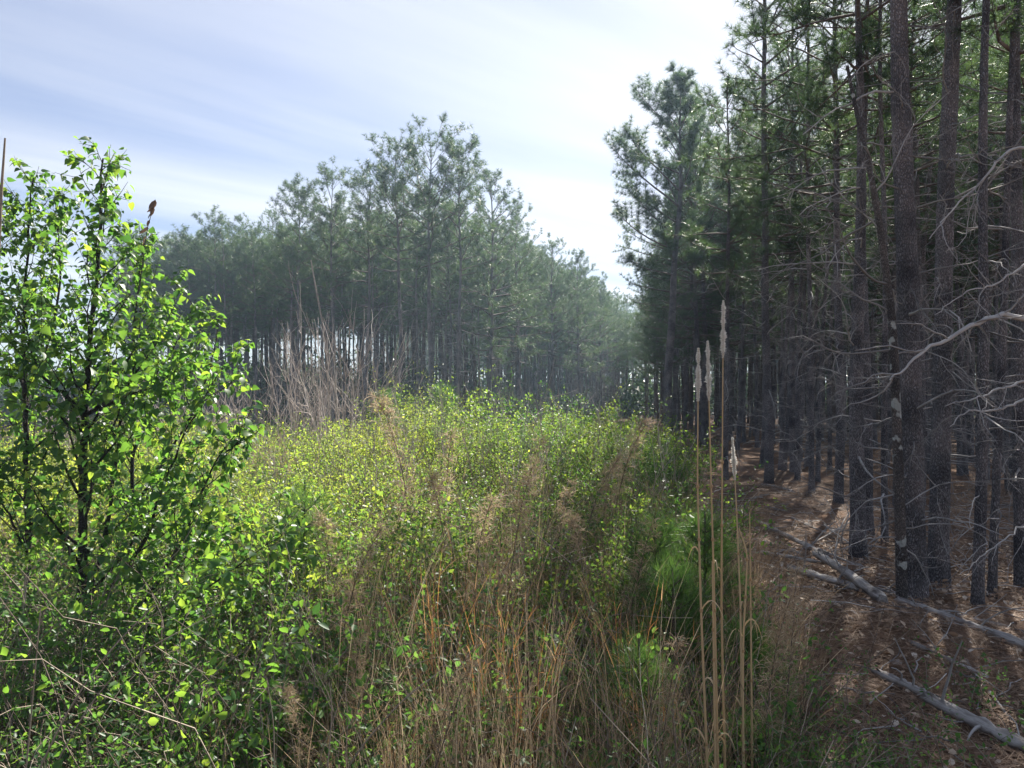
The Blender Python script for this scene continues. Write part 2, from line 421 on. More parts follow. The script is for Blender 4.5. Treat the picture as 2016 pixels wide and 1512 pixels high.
def crown_mesh(A, h, cb, cr, rs, r0, tl=.17, nn=30, nw=.006, dens=1.0, gap=0.5, up0=-5, up1=60, spread=1.5, sec=8, onesided=None, lowsparse=0.0, rnd=.5):
    mb = MB(); z = cb; locs = []; dirs = []
    limbs6 = []; r6 = []; limbs4 = []; r4 = []
    while z < h - .25:
        t = (z - cb) / (h - cb)
        nb = rs.randint(3, 6) if t < .85 else 5
        az0 = rs.rand() * 6.28
        prof = (min(1, .55 + t * 1.9)) * (1 - max(0, t - .25) / .78) ** rnd
        for b in range(nb):
            az = az0 + b * 6.28 / nb + rs.normal() * .25
            L = cr * prof * rs.uniform(.6, 1.15) + .15
            if lowsparse and t < .3 and rs.rand() < lowsparse: continue
            if onesided is not None:
                L *= 1 + .45 * math.cos(az - onesided)
            el = math.radians(up0 + (up1 - up0) * t ** .8 + rs.normal() * 8)
            p0 = axis_at(A, z + rs.uniform(-.1, .1))
            P = curve_pts(p0, (math.cos(az) * math.cos(el), math.sin(az) * math.cos(el), math.sin(el)), L, 6, rs, .02, .08, .16)
            rb = min(.012 + .011 * L, trunk_radius(h, r0, z) * .6)
            limbs6.append(P); r6.append(rb * np.linspace(1, .25, 6))
            for k in range(int(sec * (.5 + .5 * L / cr) * dens)):
                u = 1 - .72 * rs.rand() ** 1.3
                f = u * 5; i = min(int(f), 4); b0 = P[i] + (P[i + 1] - P[i]) * (f - i)
                ax = norm(P[i + 1] - P[i])
                side = rs.normal(size=3); side -= ax * side.dot(ax); side = norm(side)
                d = ax * rs.uniform(.5, 1.0) + side * rs.uniform(.5, 1.0) + np.array([0, 0, .35])
                l2 = max(.14, L * rs.uniform(.16, .40) * (1.25 - .6 * u))
                Q = curve_pts(b0, d, l2, 4, rs, 0, .12, .2)
                limbs4.append(Q); r4.append(.006 * np.linspace(1, .5, 4))
                nt = 1 + int(l2 / .17)
                for q in range(nt):
                    g = (1 - q / (nt + .4)) * 3; ii = min(int(g), 2)
                    locs.append(Q[ii] + (Q[ii + 1] - Q[ii]) * (g - ii)); dirs.append(norm(Q[ii + 1] - Q[ii]) + rs.normal(size=3) * .25 + np.array([0, 0, .25]))
            locs.append(P[-1]); dirs.append(P[-1] - P[-2] + np.array([0, 0, .03]))
        z += gap * rs.uniform(.75, 1.25)
    top = axis_at(A, h)
    for k in range(7):
        locs.append(top + np.array([rs.normal() * .06, rs.normal() * .06, -.05 * k])); dirs.append(np.array([rs.normal() * .5, rs.normal() * .5, 1]))
    tubes(mb, np.array(limbs6), np.array(r6), 4, 1, .5)
    tubes(mb, np.array(limbs4), np.array(r4), 3, 1, .4)
    locs = np.array(locs); dirs = np.array(dirs); n = len(locs)
    tint = np.clip(.5 + rs.normal(size=n) * .2, 0, 1)
    pick = rs.randint(0, 3, n)
    for k in range(3):
        TV, TF = tuft(nn, spread, nw / tl, k); s = pick == k
        scatter(mb, TV, TF, locs[s], basis(dirs[s], rs), tl * rs.uniform(.8, 1.2, s.sum()), 0, tint[s])
    return mb.mesh('crown', [M_NEEDLE, M_LIMB]), n

class Pine:
    """one kind of pine: its trunk and crown meshes, shared by copies"""
    def __init__(s, seed, h, r0, cb, cr, sides=9, twigs=10, wig=.05, detail=False, tmat=None, **kw):
        s.rs = RS(seed); s.h, s.r0, s.cb = h, r0, cb
        s.A = trunk_axis(h, s.rs, wig)
        s.trunk = trunk_mesh(s.A, h, r0, sides, twigs, s.rs, tmat, detail)
        s.crown, s.n = crown_mesh(s.A, h, cb, cr, s.rs, r0, **kw)
    def place(s, x, y, label, group=None, rz=0, sc=1.0, lean=(0, 0), dead=0, zlo=.7, zhi=4.2, dl=(.6, 1.6), seed=0, cat='tree', face=None):
        z = float(gh(x, y)) - .02
        o = thing('pine_tree', label, cat, (x, y, z), (lean[1], lean[0], rz), group, sc)
        link('trunk', s.trunk, o); link('crown', s.crown, o)
        rs = RS(seed + 900)
        for k in range(dead):
            zz = zlo + (zhi - zlo) * (k + rs.rand()) / dead
            p = axis_at(s.A, zz)
            az = rs.rand() * 6.28 if face is None or rs.rand() < .35 else face + rs.normal() * .8
            link('dead_branch', DEADB[rs.randint(len(DEADB))], o, tuple(p), (rs.normal() * .6, rs.uniform(-.5, .3), az), rs.uniform(*dl))
        return o

# right-hand wood kinds, left-hand stand kinds
RIGHT = [Pine(20 + i, 11.3 + .5 * i, .060 + .010 * (i % 3), 3.5 + .35 * (i % 4), 2.3 + .15 * (i % 3), twigs=30, nn=26, nw=.0068, lowsparse=.25, sec=8, gap=.5, rnd=.38) for i in range(5)]
EDGE = [Pine(40 + i, 11.6 + .6 * i, .10, 3.7 + .4 * i, 2.5, twigs=16, nn=34, nw=.0072, sec=11, gap=.46) for i in range(3)]
LEFT = [Pine(60 + i, 11.2 + .5 * i, .085 + .01 * (i % 3), 6.7 + .4 * (i % 3), 2.2 + .25 * (i % 3), tmat=M_BARK_RIMLIT, twigs=60, nn=26, nw=.0105, tl=.21, sec=10, gap=.46, up0=8, up1=58, lowsparse=.3, rnd=.36) for i in range(5)]
SLIM = [Pine(80 + i, 8.5 + i, .045, 4.6, 1.1, twigs=12, nn=26, nw=.0065, dens=.8) for i in range(2)]

n_pines = 0
placed = []
def right_edge(y): return float(np.interp(y, [0, 6.4, 12, 16, 25, 45, 75, 130], [3.3, 3.7, 4.6, 5.0, 5.9, 9.0, 13.0, 19.0]))
def left_edge_y(x): return float(np.interp(x, [-40, -16, -8, -3, .8, 4.7, 10, 13], [46, 39, 33, 30, 40, 50, 71, 90]))

def near_pine(px, Y, dia, h, cb, cr, label, seed, dead, face=PI, lean=(0, 0), detail=True, sides=30, tmat=None, dl=(.5, 1.2), zhi=4.6, **kw):
    global n_pines
    p = Pine(seed, h, dia / 2, cb, cr, sides=sides, twigs=6, wig=.03, detail=detail, tmat=tmat, **kw)
    x = (px - CX) / F * Y
    n_pines += 1; placed.append((x, Y))
    return p.place(x, Y, label, None, 0, 1, lean, dead, .5, zhi, dl, seed, face=face)

TOCAM = -2.2
near_pine(1800, 6.4, .178, 11.8, 6.6, 1.6, 'thickest pine trunk at the wood edge, front one of the pair by the bleached logs', 301, 17, TOCAM, (-.01, 0))
near_pine(1846, 6.9, .158, 12.0, 6.4, 1.7, 'second thick pine just behind and touching the front pine of the pair', 302, 12, TOCAM, (.012, 0))
near_pine(1690, 8.3, .15, 7.4, 5.4, 1.1, 'straight pine with rough bark standing beside the heap of grey sticks', 303, 13, TOCAM, (-.005, 0))
near_pine(1708, 9.4, .115, 7.6, 5.4, 1.0, 'thinner pine half hidden behind the straight pine beside the stick heap', 304, 10, TOCAM)
near_pine(1650, 12.2, .13, 9.6, 4.6, 1.5, 'grey pine further up the straw clearing with sunlit bark on its left side', 305, 12, TOCAM)
near_pine(1514, 15.6, .17, 12.2, 4.6, 1.5, 'dark pine standing alone at the head of the sunlit pine straw patch', 306, 16, TOCAM, (-.01, 0), sides=18, dl=(.8, 1.6), onesided=0)
near_pine(1562, 17.5, .13, 12.0, 4.6, 1.5, 'pine behind the top end of the sunlit straw patch, right of the lone dark one', 307, 12, TOCAM, detail=False, sides=12)
near_pine(1428, 16.4, .11, 8.4, 4.4, 1.0, 'slim pine rising directly behind the tallest white plume grass', 308, 10, TOCAM, detail=False, sides=12)
near_pine(1924, 6.05, .072, 9.0, 5.2, 1.3, 'slender pine pole standing right of the thick pair, in front of the dark trunks', 309, 11, TOCAM, (.008, 0), sides=16, dl=(.4, .9))
near_pine(1953, 6.5, .055, 8.5, 5.2, 1.2, 'thinnest pine pole, leaning a little right beside the slender one', 310, 9, TOCAM, (.03, 0), sides=14, dl=(.4, .9))
near_pine(2014, 7.0, .11, 10.5, 5.0, 1.7, 'pine trunk cut by the right border of the view', 311, 11, TOCAM, (0, 0), sides=18)
near_pine(1742, 9.0, .06, 9.0, 5.0, 1.3, 'thin young pine pole between the stick heap and the thick pair', 312, 12, TOCAM, detail=False, sides=9)
near_pine(1598, 13.5, .085, 10.8, 4.6, 1.7, 'thin pine in the shade right behind the straw patch', 313, 10, TOCAM, detail=False, sides=9)
# the lone tall pine at the corner of the wood
dp = Pine(330, 12.1, .155, 5.9, 1.95, sides=18, twigs=10, wig=.07, detail=False, nn=46, nw=.0085, tl=.24, gap=.5, sec=16, up0=14, up1=58, spread=1.45, onesided=2.9, rnd=.45, lowsparse=.3)
x = (1318 - CX) / F * 25.5; placed.append((x, 25.5)); n_pines += 1
dp.place(x, 25.5, 'tall pine standing out alone against the bright sky at the gap', None, 0, 1, (.035, 0), 6, 2, 5, (.7, 1.5), 330)

# pines of the right-hand edge and interior
def ok(x, y, d):
    return all((x - a) ** 2 + (y - b) ** 2 > d * d for a, b in placed)
rr = RS(5)
def edge_row():
    global n_pines
    for y in [28.5, 30.5, 33, 36, 39.5, 43, 47, 52, 57, 63, 70]:
        x = right_edge(y) + rr.uniform(.3, 1.0); placed.append((x, y)); n_pines += 1
        EDGE[rr.randint(3)].place(x, y, 'pine on the sunlit rim of the wood, its crown facing the brushy clearing', 'pines along the rim of the wood facing the clearing',
                                  rr.rand() * 6.28, rr.uniform(.88, 1.06), (rr.normal() * .015, rr.normal() * .015), 3 if y < 40 else 0, 1, 4, (.8, 1.5), int(y * 10))
edge_row()
cand = []
def lane(x, y, w):
    """open strips in the canopy through which the sun reaches the straw"""
    for a, b in (((5.6, 13.0), (10.6, 23.0)), ((6.6, 10.5), (9.8, 17.0)), ((3.6, 8.3), (7.0, 15.2))):
        a = np.array(a); b = np.array(b); p = np.array([x, y]); u = np.clip((p - a).dot(b - a) / (b - a).dot(b - a), 0, 1)
        if np.linalg.norm(p - a - u * (b - a)) < w: return True
    return False
for y in np.arange(6.0, 66, 1.75):
    for k in range(27):
        x = right_edge(y) + .9 + k * 1.55 + rr.normal() * .36
        yy = y + rr.normal() * .42
        if x / yy < .72 and x > right_edge(yy) + (2.5 if 15 < yy < 27 else .5) and not lane(x, yy, .7): cand.append((x, yy))
cand.sort(key=lambda c: math.hypot(c[0], c[1]))
NR = 0
rest = []
for x, y in cand:
    if not ok(x, y, 1.05): continue
    if NR < 180 and y < 40:
        placed.append((x, y)); NR += 1; n_pines += 1
        d = math.hypot(x, y)
        kind = RIGHT[rr.randint(5)] if rr.rand() < .75 and not lane(x, y, 1.7) else SLIM[rr.randint(2)]
        if d < 13: lab, g = 'straight pine trunk with dead snags close behind the thick pair', 'pine trunks close behind the thick pair'
        elif d < 22: lab, g = 'dark straight pine trunk in the middle rows of the shaded wood', 'pine trunks in the middle rows of the shaded wood'
        else: lab, g = 'distant dark pine trunk deep inside the shaded wood', 'pine trunks deep inside the shaded wood'
        kind.place(x, y, lab, g, rr.rand() * 6.28, rr.uniform(.9, 1.14), (rr.normal() * .014, rr.normal() * .014),
                   5 if d < 11 else 4 if d < 17 else 2 if d < 24 else 0, .5, 4.6, (.5, 1.4), NR)
    else:
        rest.append((x, y))

NS = 0
while NS < 34:                                       # crowded slim poles among the nearer rows
    y = rr.uniform(9.5, 21); x = right_edge(y) + .9 + rr.uniform(0, 7.5)
    if x / y > .70 or not ok(x, y, .55) or lane(x, y, .5): continue
    placed.append((x, y)); NS += 1; n_pines += 1
    SLIM[rr.randint(2)].place(x, y, 'slim grey pine pole crowded between thicker trunks of the shaded wood', 'slim pine poles crowded between the thicker trunks', rr.rand() * 6.28, rr.uniform(.9, 1.15), (rr.normal() * .025, rr.normal() * .025), 3, .6, 4.4, (.4, .9), 1300 + NS)
# left-hand stand: front row placed one by one along its skyline, then the rows behind
front = [(345, 41, .93, 'spindly pine crown standing apart right of the broadleaf sapling tops'),
         (432, 39.5, .98, 'pointed pine at the far end of the stand, highest of the low group'),
         (505, 38, .90, 'pine in the dip of the skyline before the stand steps up'),
         (585, 33.5, 1.0, 'pine where the stand first steps up tall, above the bare shrubs'),
         (655, 33, 1.03, 'round topped pine between the first tall pine and the notch in the skyline'),
         (712, 32, 1.0, 'pine with crown just before the notch left of the tallest crowns'),
         (785, 30, 1.03, 'tall pine whose crown forms the left shoulder of the highest group'),
         (845, 29.6, 1.05, 'highest pine of the stand across the brush, topmost crown in its skyline'),
         (905, 30, 1.05, 'pine just right of the highest crown in the stand'),
         (965, 33, 1.04, 'pine on the slope of the skyline falling toward the gap'),
         (1020, 38, 1.02, 'pine halfway down the falling skyline with open branches'),
         (1085, 44, 1.0, 'pale lit pine low on the falling skyline'),
         (1142, 47, .98, 'pale rounded pine standing just left of the sky gap'),
         (1185, 56, .98, 'narrow pale pine at the very edge of the sky gap')]
for i, (px, Y, sc, lab) in enumerate(front):
    x = (px - CX) / F * Y; placed.append((x, Y)); n_pines += 1
    k = LEFT[i % 5] if px < 960 else EDGE[i % 3]
    H = (10.9 if px < 960 else 10.8)
    k.place(x, Y, lab, 'pines in the front row of the stand across the brush', rr.rand() * 6.28, sc * H / k.h, (rr.normal() * .012, rr.normal() * .012), 4, 1, 4.5, (.7, 1.5), 500 + i)
NL = 0
lc = []
for r in range(16):
    for x in np.arange(-34, 15, 1.55):
        xx = x + rr.normal() * .4; yy = left_edge_y(xx) + .8 + r * 1.75 + rr.normal() * .4
        depth = 24 if xx < -9 else 28 if xx < -4 else 32
        if yy - left_edge_y(xx) > depth: continue
        if xx > right_edge(yy) - 1.2 or abs(xx / yy) > .72: continue
        if xx / yy < -.5: continue
        lc.append((xx, yy))
lc.sort(key=lambda c: c[1] - left_edge_y(c[0]))
for x, y in lc:
    if not ok(x, y, 1.15): continue
    if NL < 66 and n_pines < 300:
        placed.append((x, y)); NL += 1; n_pines += 1
        k = LEFT[rr.randint(5)] if rr.rand() < .85 else SLIM[rr.randint(2)]
        if x > 1: lab, g = 'pale pine trunk at the far end of the clearing beside the gap', 'pines at the far end of the clearing'
        elif x < -8: lab, g = 'dark pine with bright sky between it and its neighbours, far side of the clearing', 'thinly spaced pines on the far side of the clearing'
        else: lab, g = 'pine trunk in the rows behind the tallest crowns of the stand', 'pines in the rows behind the tallest crowns'
        k.place(x, y, lab, g, rr.rand() * 6.28, rr.uniform(.84, .97) * 11 / k.h, (rr.normal() * .014, rr.normal() * .014), 0, seed=NL)
    else:
        rest.append((x, y))
# everything farther: one mass of woods
for y in np.arange(72, 125, 3.2):
    for k in range(-6, 26):
        x = right_edge(y) - 2 + k * 2.6 + rr.normal() * .6
        rest.append((x, y + rr.normal() * .8))
for y in np.arange(92, 126, 3.0):
    for k in range(-8, 12):
        x = 4 + k * 2.4 + rr.normal() * .6
        if x < right_edge(y) - 2: rest.append((x, y + rr.normal() * .8))
def far_woods():
    kinds = []
    for i in range(3):
        rs = RS(700 + i); h = 11.5 + .5 * i; A = trunk_axis(h, rs, .05); mb = MB()
        zs = np.linspace(-.2, h, 10); tubes(mb, np.array([axis_at(A, z) for z in zs]), trunk_radius(h, .09, np.maximum(zs, 0)), 5, 1, .5)
        me, _ = crown_mesh(A, h, 6.9, 2.0, rs, .09, tl=.24, nn=11, nw=.02, dens=.75, gap=.6)
        V = np.zeros(len(me.vertices) * 3, np.float32); me.vertices.foreach_get('co', V)
        T = np.zeros(len(me.polygons), np.int32); me.polygons.foreach_get('loop_total', T)
        Lp = np.zeros(len(me.loops), np.int32); me.loops.foreach_get('vertex_index', Lp)
        mi = np.zeros(len(me.polygons), np.int32); me.polygons.foreach_get('material_index', mi)
        kinds.append((mb, V.reshape(-1, 3), T, Lp, mi)); bpy.data.meshes.remove(me)
    out = MB(); rs = RS(77)
    for x, y in rest:
        mb, V, T, Lp, mi = kinds[rs.randint(3)]
        a = rs.rand() * 6.28; s = rs.uniform(.88, 1.05); c, sn = math.cos(a) * s, math.sin(a) * s
        R = np.array([[c, -sn, 0], [sn, c, 0], [0, 0, s]]); o = np.array([x, y, float(gh(x, y))])
        for VV, LL, TT, MM in ((mb.v[0], mb.l[0], mb.t[0], mb.m[0] * 0 + 1), (V, Lp, T, np.where(mi == 0, 0, 1))):
            out.v.append((VV @ R.T + o).astype(np.float32)); out.l.append((LL + out.n).astype(np.int32)); out.t.append(TT); out.m.append(MM.astype(np.int32))
            out.a.append(np.full(len(TT), rs.uniform(.3, .7), np.float32)); out.n += len(VV)
    tag(out.build('distant_woods', [M_NEEDLE, M_LIMB]), 'mass of pines filling the far depth of the woods', None, None, 'stuff')
far_woods()
print('pines', n_pines, 'right', NR, 'left', NL, 'rest', len(rest))

# a dead snag with lichen leaning across the thick pair, and a bough reaching in from the right
def snag():
    rs = RS(340); Y = 6.1
    pts = np.array([at(1776, 1205, Y + .05), at(1772, 1010, Y), at(1764, 800, Y), at(1758, 640, Y - .02), at(1735, 460, Y), at(1712, 330, Y), at(1690, 240, Y + .1), at(1668, 130, Y + .15)])
    b = pts[0].copy(); b[2] = float(gh(b[0], b[1])) - .03; pts[0] = b
    u = np.linspace(0, 7, 40); P = np.stack([np.interp(u, np.arange(8), pts[:, i]) for i in range(3)], -1) - b
    k = np.array([.25, .5, .25]); 
    for _ in range(3): P[1:-1] = k[0] * P[:-2] + k[1] * P[1:-1] + k[2] * P[2:]
    o = thing('dead_pine', 'grey dead pine stem blotched with white lichen, leaning against the thickest trunk', 'tree', tuple(b))
    mb = MB(); tubes(mb, P, np.linspace(.045, .012, 40), 10, 0, .5); mb.build('trunk', [M_BARKG], o, True)
    lst = [(560, 1.2, PI, .1), (615, .95, PI, .35), (455, .8, 2.8, .2), (430, 1.1, 3.3, -.2), (890, .65, 3.1, .2), (1000, .7, .2, .5), (1020, .6, PI, -.3), (1040, .75, .1, .1),
           (1075, .8, .1, -.4), (1060, .6, 2.9, .5), (760, .7, 3.5, .0), (700, .8, .5, .3), (330, .8, PI, .5), (280, .7, .3, .4), (930, .6, .0, .6), (820, .6, 2.7, -.4), (380, .9, .2, .5), (520, .8, .3, .4)]
    for i, (py, l, az, tilt) in enumerate(lst):
        z = at(0, py, Y)[2] - b[2]; p = axis_at(P, z)
        link('dead_branch', DEADB[(i * 5 + 3) % len(DEADB)], o, tuple(p), (rs.normal() * .5, -tilt, az + rs.normal() * .3), l)
snag()

def bough(name, pts, r0, r1, label, rs, n=8):
    pts = np.array(pts); b = pts[0]; S = 22
    u = np.linspace(0, len(pts) - 1, S); P = np.stack([np.interp(u, np.arange(len(pts)), pts[:, i]) for i in range(3)], -1) - b
    for _ in range(2): P[1:-1] = .25 * P[:-2] + .5 * P[1:-1] + .25 * P[2:]
    return P, b

def right_snag():
    """a dead pine just outside the right border whose boughs reach into the view"""
    rs = RS(350); Y = 5.0; bx = at(2110, 0, Y)[0]; b = np.array([bx, Y, float(gh(bx, Y)) - .03])
    o = thing('dead_pine', 'dead pine at the right border with long bleached boughs curving into view', 'tree', tuple(b))
    A = trunk_axis(7.5, rs, .03); o2 = trunk_mesh(A, 7.5, .075, 14, 6, rs, M_BARKG); link('trunk', o2, o)
    def add(pts, r0, sub):
        pts = np.array(pts) - b; S = 24
        u = np.linspace(0, len(pts) - 1, S); P = np.stack([np.interp(u, np.arange(len(pts)), pts[:, i]) for i in range(3)], -1)
        for _ in range(2): P[1:-1] = .25 * P[:-2] + .5 * P[1:-1] + .25 * P[2:]
        P[1:-1] += rs.normal(size=(S - 2, 3)) * .006
        mb = MB(); tubes(mb, P, r0 * np.linspace(1, .25, S), 7, 0, .85)
        for k in range(sub):
            i = rs.randint(4, S - 1); d = norm(P[i] - P[i - 1]) * .5 + rs.normal(size=3) * .7 + np.array([0, 0, -.25])
            Q = curve_pts(P[i], d, rs.uniform(.2, .6), 8, rs, .05, .25); tubes(mb, Q, r0 * .35 * np.linspace(1, .35, 8), 4, 0, rs.uniform(.4, .8))
            for q in range(2):
                ii = rs.randint(2, 7); Rr = curve_pts(Q[ii], rs.normal(size=3), rs.uniform(.1, .3), 5, rs, .05, .25); tubes(mb, Rr, r0 * .16 * np.linspace(1, .5, 5), 3, 0, rs.uniform(.3, .7))
        mb.build('dead_branch', [M_DEAD], o, True)
    add([at(2110, 660, Y), at(2010, 622, Y), at(1950, 624, Y - .05), at(1890, 655, Y - .1), at(1830, 682, Y - .1), at(1790, 715, Y - .15), at(1752, 748, Y - .15)], .021, 9)
    add([at(2110, 740, Y), at(2016, 752, Y), at(1970, 765, Y), at(1915, 785, Y), at(1860, 800, Y + .1)], .0105, 7)
    add([at(2110, 750, Y), at(2016, 790, Y), at(1960, 808, Y), at(1900, 806, Y), at(1870, 840, Y)], .011, 7)
    add([at(2110, 330, Y), at(2005, 285, Y), at(1960, 320, Y), at(1915, 372, Y), at(1870, 420, Y), at(1830, 470, Y)], .011, 9)
    add([at(2110, 480, Y), at(2016, 520, Y), at(1960, 560, Y), at(1900, 575, Y), at(1840, 620, Y)], .009, 8)
    add([at(2110, 980, Y), at(2016, 1035, Y), at(1950, 1080, Y), at(1890, 1130, Y)], .008, 6)
right_snag()

# ------------------------------------------------------------------ broadleaf saplings on the left
def broadleaf(name, label, Y, stems, seed, leaf=.043, nlimb=26, twig_l=.6, base=None, dense=1.0, lo=.25, cat='tree', limb_list=()):
    """stems: photo polylines from base to tip with radius in metres; limbs and leaves grow from them"""
    rs = RS(seed)
    p0 = at(stems[0][0][0][0], stems[0][0][0][1], Y); b = np.array([p0[0], Y, float(gh(p0[0], Y)) - .02])
    o = thing(name, label, cat, tuple(b))
    locs = []; dirs = []; mt = MB(); first = True
    def leaves_along(Q, n, u0=.25):
        S = len(Q)
        for k in range(n):
            f = (u0 + (1 - u0) * (k + rs.rand()) / n) * (S - 1); i = min(int(f), S - 2)
            q = Q[i] + (Q[i + 1] - Q[i]) * (f - i); t = norm(Q[i + 1] - Q[i])
            side = rs.normal(size=3); side -= t * side.dot(t)
            d = norm(norm(side) + t * .4 + np.array([0, 0, -.25]))
            locs.append(q + d * leaf * .35); dirs.append(norm(d + np.array([0, 0, -.55])))
    for si, (pts, r0, nl) in enumerate(stems):
        W = np.array([at(px, py, Y + dy) for px, py, dy in pts]) - b
        S = 28; u = np.linspace(0, len(W) - 1, S)
        P = np.stack([np.interp(u, np.arange(len(W)), W[:, i]) for i in range(3)], -1)
        for _ in range(2): P[1:-1] = .25 * P[:-2] + .5 * P[1:-1] + .25 * P[2:]
        P[1:-1] += rs.normal(size=(S - 2, 3)) * .004
        if si == 0: P[0, 2] = 0
        rad = r0 * np.linspace(1, .16, S)
        mb = mt if si == 0 else MB()
        tubes(mb, P, rad, 9, 0, .5)
        Ltot = np.linalg.norm(np.diff(P, axis=0), axis=1).sum()
        for k in range(nl):
            v = lo + (1 - lo) * (k + rs.rand()) / nl if si == 0 else .15 + .85 * (k + rs.rand()) / nl
            f = v * (S - 1); i = min(int(f), S - 2); q = P[i] + (P[i + 1] - P[i]) * (f - i)
            t = norm(P[i + 1] - P[i]); az = k * 2.4 + rs.normal() * .4
            d = t * .75 + np.array([math.cos(az), math.sin(az), .2]) * .8
            L = twig_l * (1.15 - .95 * v ** .8) * rs.uniform(.6, 1.2) + .08
            lb = MB() if (si == 0 and r0 > .02 and L > .42) else mb
            Q = curve_pts(q, d, L, 8, rs, -.01, .09, .12)
            tubes(lb, Q, max(.003, rad[i] * .42) * np.linspace(1, .25, 8), 5, 0, .5)
            leaves_along(Q, int((4 + L * 20) * dense), .2)
            for w in range(int(2 + L * 7)):
                ii = rs.randint(1, 7); d2 = norm(Q[ii + 1] - Q[ii - 1]) * .7 + rs.normal(size=3) * .6 + np.array([0, 0, .1])
                R = curve_pts(Q[ii], d2, L * rs.uniform(.25, .6), 6, rs, .02, .13)
                tubes(lb, R, .0022 * np.linspace(1, .5, 6), 3, 0, .5)
                leaves_along(R, int((4 + L * 14) * dense), .1)
            if lb is not mb: lb.build('branch', [M_PEARBARK], o, True)
        leaves_along(P, int(10 * dense), .6)
        if si: mb.build('branch', [M_PEARBARK], o, True)
    mt.build('trunk', [M_PEARBARK], o, True)
    locs = np.array(locs); dirs = np.array(dirs); n = len(locs)
    fl = MB()
    scatter_heart(fl, locs, basis(dirs, rs, (0, 0, 1), .55), leaf * np.clip(rs.normal(.92, .26, n), .35, 1.5), 0, np.clip(.42 + .26 * rs.normal(size=n), 0, 1))
    # petioles
    Pp = np.stack([locs - dirs * leaf * .4, locs], 1); ribbons(fl, Pp, np.full((n, 2), .0016), 0, .9)
    fl.build('foliage', [M_PEAR], o)
    return n

nl = broadleaf('broadleaf_sapling', 'tallest green broadleaf sapling with a straight dark trunk and leafy leader against the sky', 4.4,
    [([(165, 1400, 0), (160, 1190, 0), (163, 980, 0), (168, 820, 0), (175, 700, 0), (190, 560, 0), (200, 435, 0), (203, 312, 0)], .030, 44),
     ([(168, 1215, 0), (215, 1010, .15), (235, 850, .2), (243, 770, .25), (300, 690, .3), (345, 600, .4)], .014, 16),
     ([(168, 822, 0), (130, 780, -.1), (85, 745, -.15), (60, 690, -.2), (45, 600, -.2)], .013, 12),
     ([(170, 815, 0), (205, 800, -.1), (245, 780, -.15), (300, 765, -.2), (340, 735, -.25)], .012, 10),
     ([(172, 1225, 0), (235, 1130, -.2), (290, 1060, -.25), (330, 930, -.3), (375, 830, -.3), (440, 720, -.3)], .013, 16),
     ([(205, 1245, -.1), (290, 1180, -.2), (350, 1080, -.3), (385, 990, -.3), (430, 900, -.35), (480, 860, -.4)], .013, 15),
     ([(170, 1330, 0), (260, 1250, -.4), (370, 1190, -.5), (470, 1110, -.6), (560, 1050, -.6)], .010, 13)],
    401, dense=.85, lo=.14)
nl += broadleaf('broadleaf_sapling', 'second green sapling cut by the left border, several twiggy tops below the leader', 4.9,
    [([(58, 1330, 0), (55, 1100, 0), (52, 900, 0), (50, 760, 0), (45, 620, 0), (55, 480, 0), (66, 350, 0)], .022, 34),
     ([(50, 780, 0), (20, 650, .2), (-10, 520, .2), (-5, 430, .2)], .012, 12),
     ([(52, 800, 0), (95, 680, .25), (120, 560, .3), (115, 460, .3), (108, 420, .3)], .012, 14),
     ([(55, 1100, 0), (10, 1000, -.2), (-40, 900, -.2)], .010, 10)], 402, dense=.85, lo=.14)
nl += broadleaf('broadleaf_sapling', 'bushy green sapling right of the straight dark trunk, its crown lower and rounder', 5.4,
    [([(250, 1300, 0), (262, 1080, 0), (258, 850, 0), (262, 700, 0), (272, 560, 0), (285, 470, 0)], .018, 30),
     ([(262, 900, 0), (300, 780, .1), (350, 670, .2), (385, 590, .2)], .011, 13),
     ([(262, 1000, 0), (330, 900, -.2), (385, 800, -.2), (420, 700, -.2), (430, 640, -.2)], .011, 13)], 403, dense=.9, lo=.14)
print('pear leaves', nl)
def dead_sprig():
    rs = RS(410); Y = 5.2; W = np.array([at(262, 640, Y), at(278, 540, Y), at(290, 450, Y), at(306, 393, Y)]); b = W[0].copy(); P = W - b
    u = np.linspace(0, 3, 14); P = np.stack([np.interp(u, np.arange(4), P[:, i]) for i in range(3)], -1)
    mb = MB(); tubes(mb, P, .005 * np.linspace(1, .35, 14), 5, 0, .2)
    o = mb.build('dead_sprig', [M_PEARBARK, M_LITTER], None, True)
    ml = MB(); q = P[[8, 9, 10, 11, 12, 13, 13, 12]]; d = np.array([-.5, 0, -.8]) + .25 * rs.normal(size=(8, 3)); d[5:] = np.array([-.35, 0, -.7]) + .2 * rs.normal(size=(3, 3))
    scatter(ml, LEAF_NARROW[0], LEAF_NARROW[1], q, basis(d, rs), rs.uniform(.045, .09, 8), 0, rs.uniform(0, .15, 8)); l = ml.build('withered_leaves', [M_LITTER], o)
    o.location = tuple(b); tag(o, 'dark sprig with withered drooping leaves sticking up right of the leafy leader', 'twig')
dead_sprig()

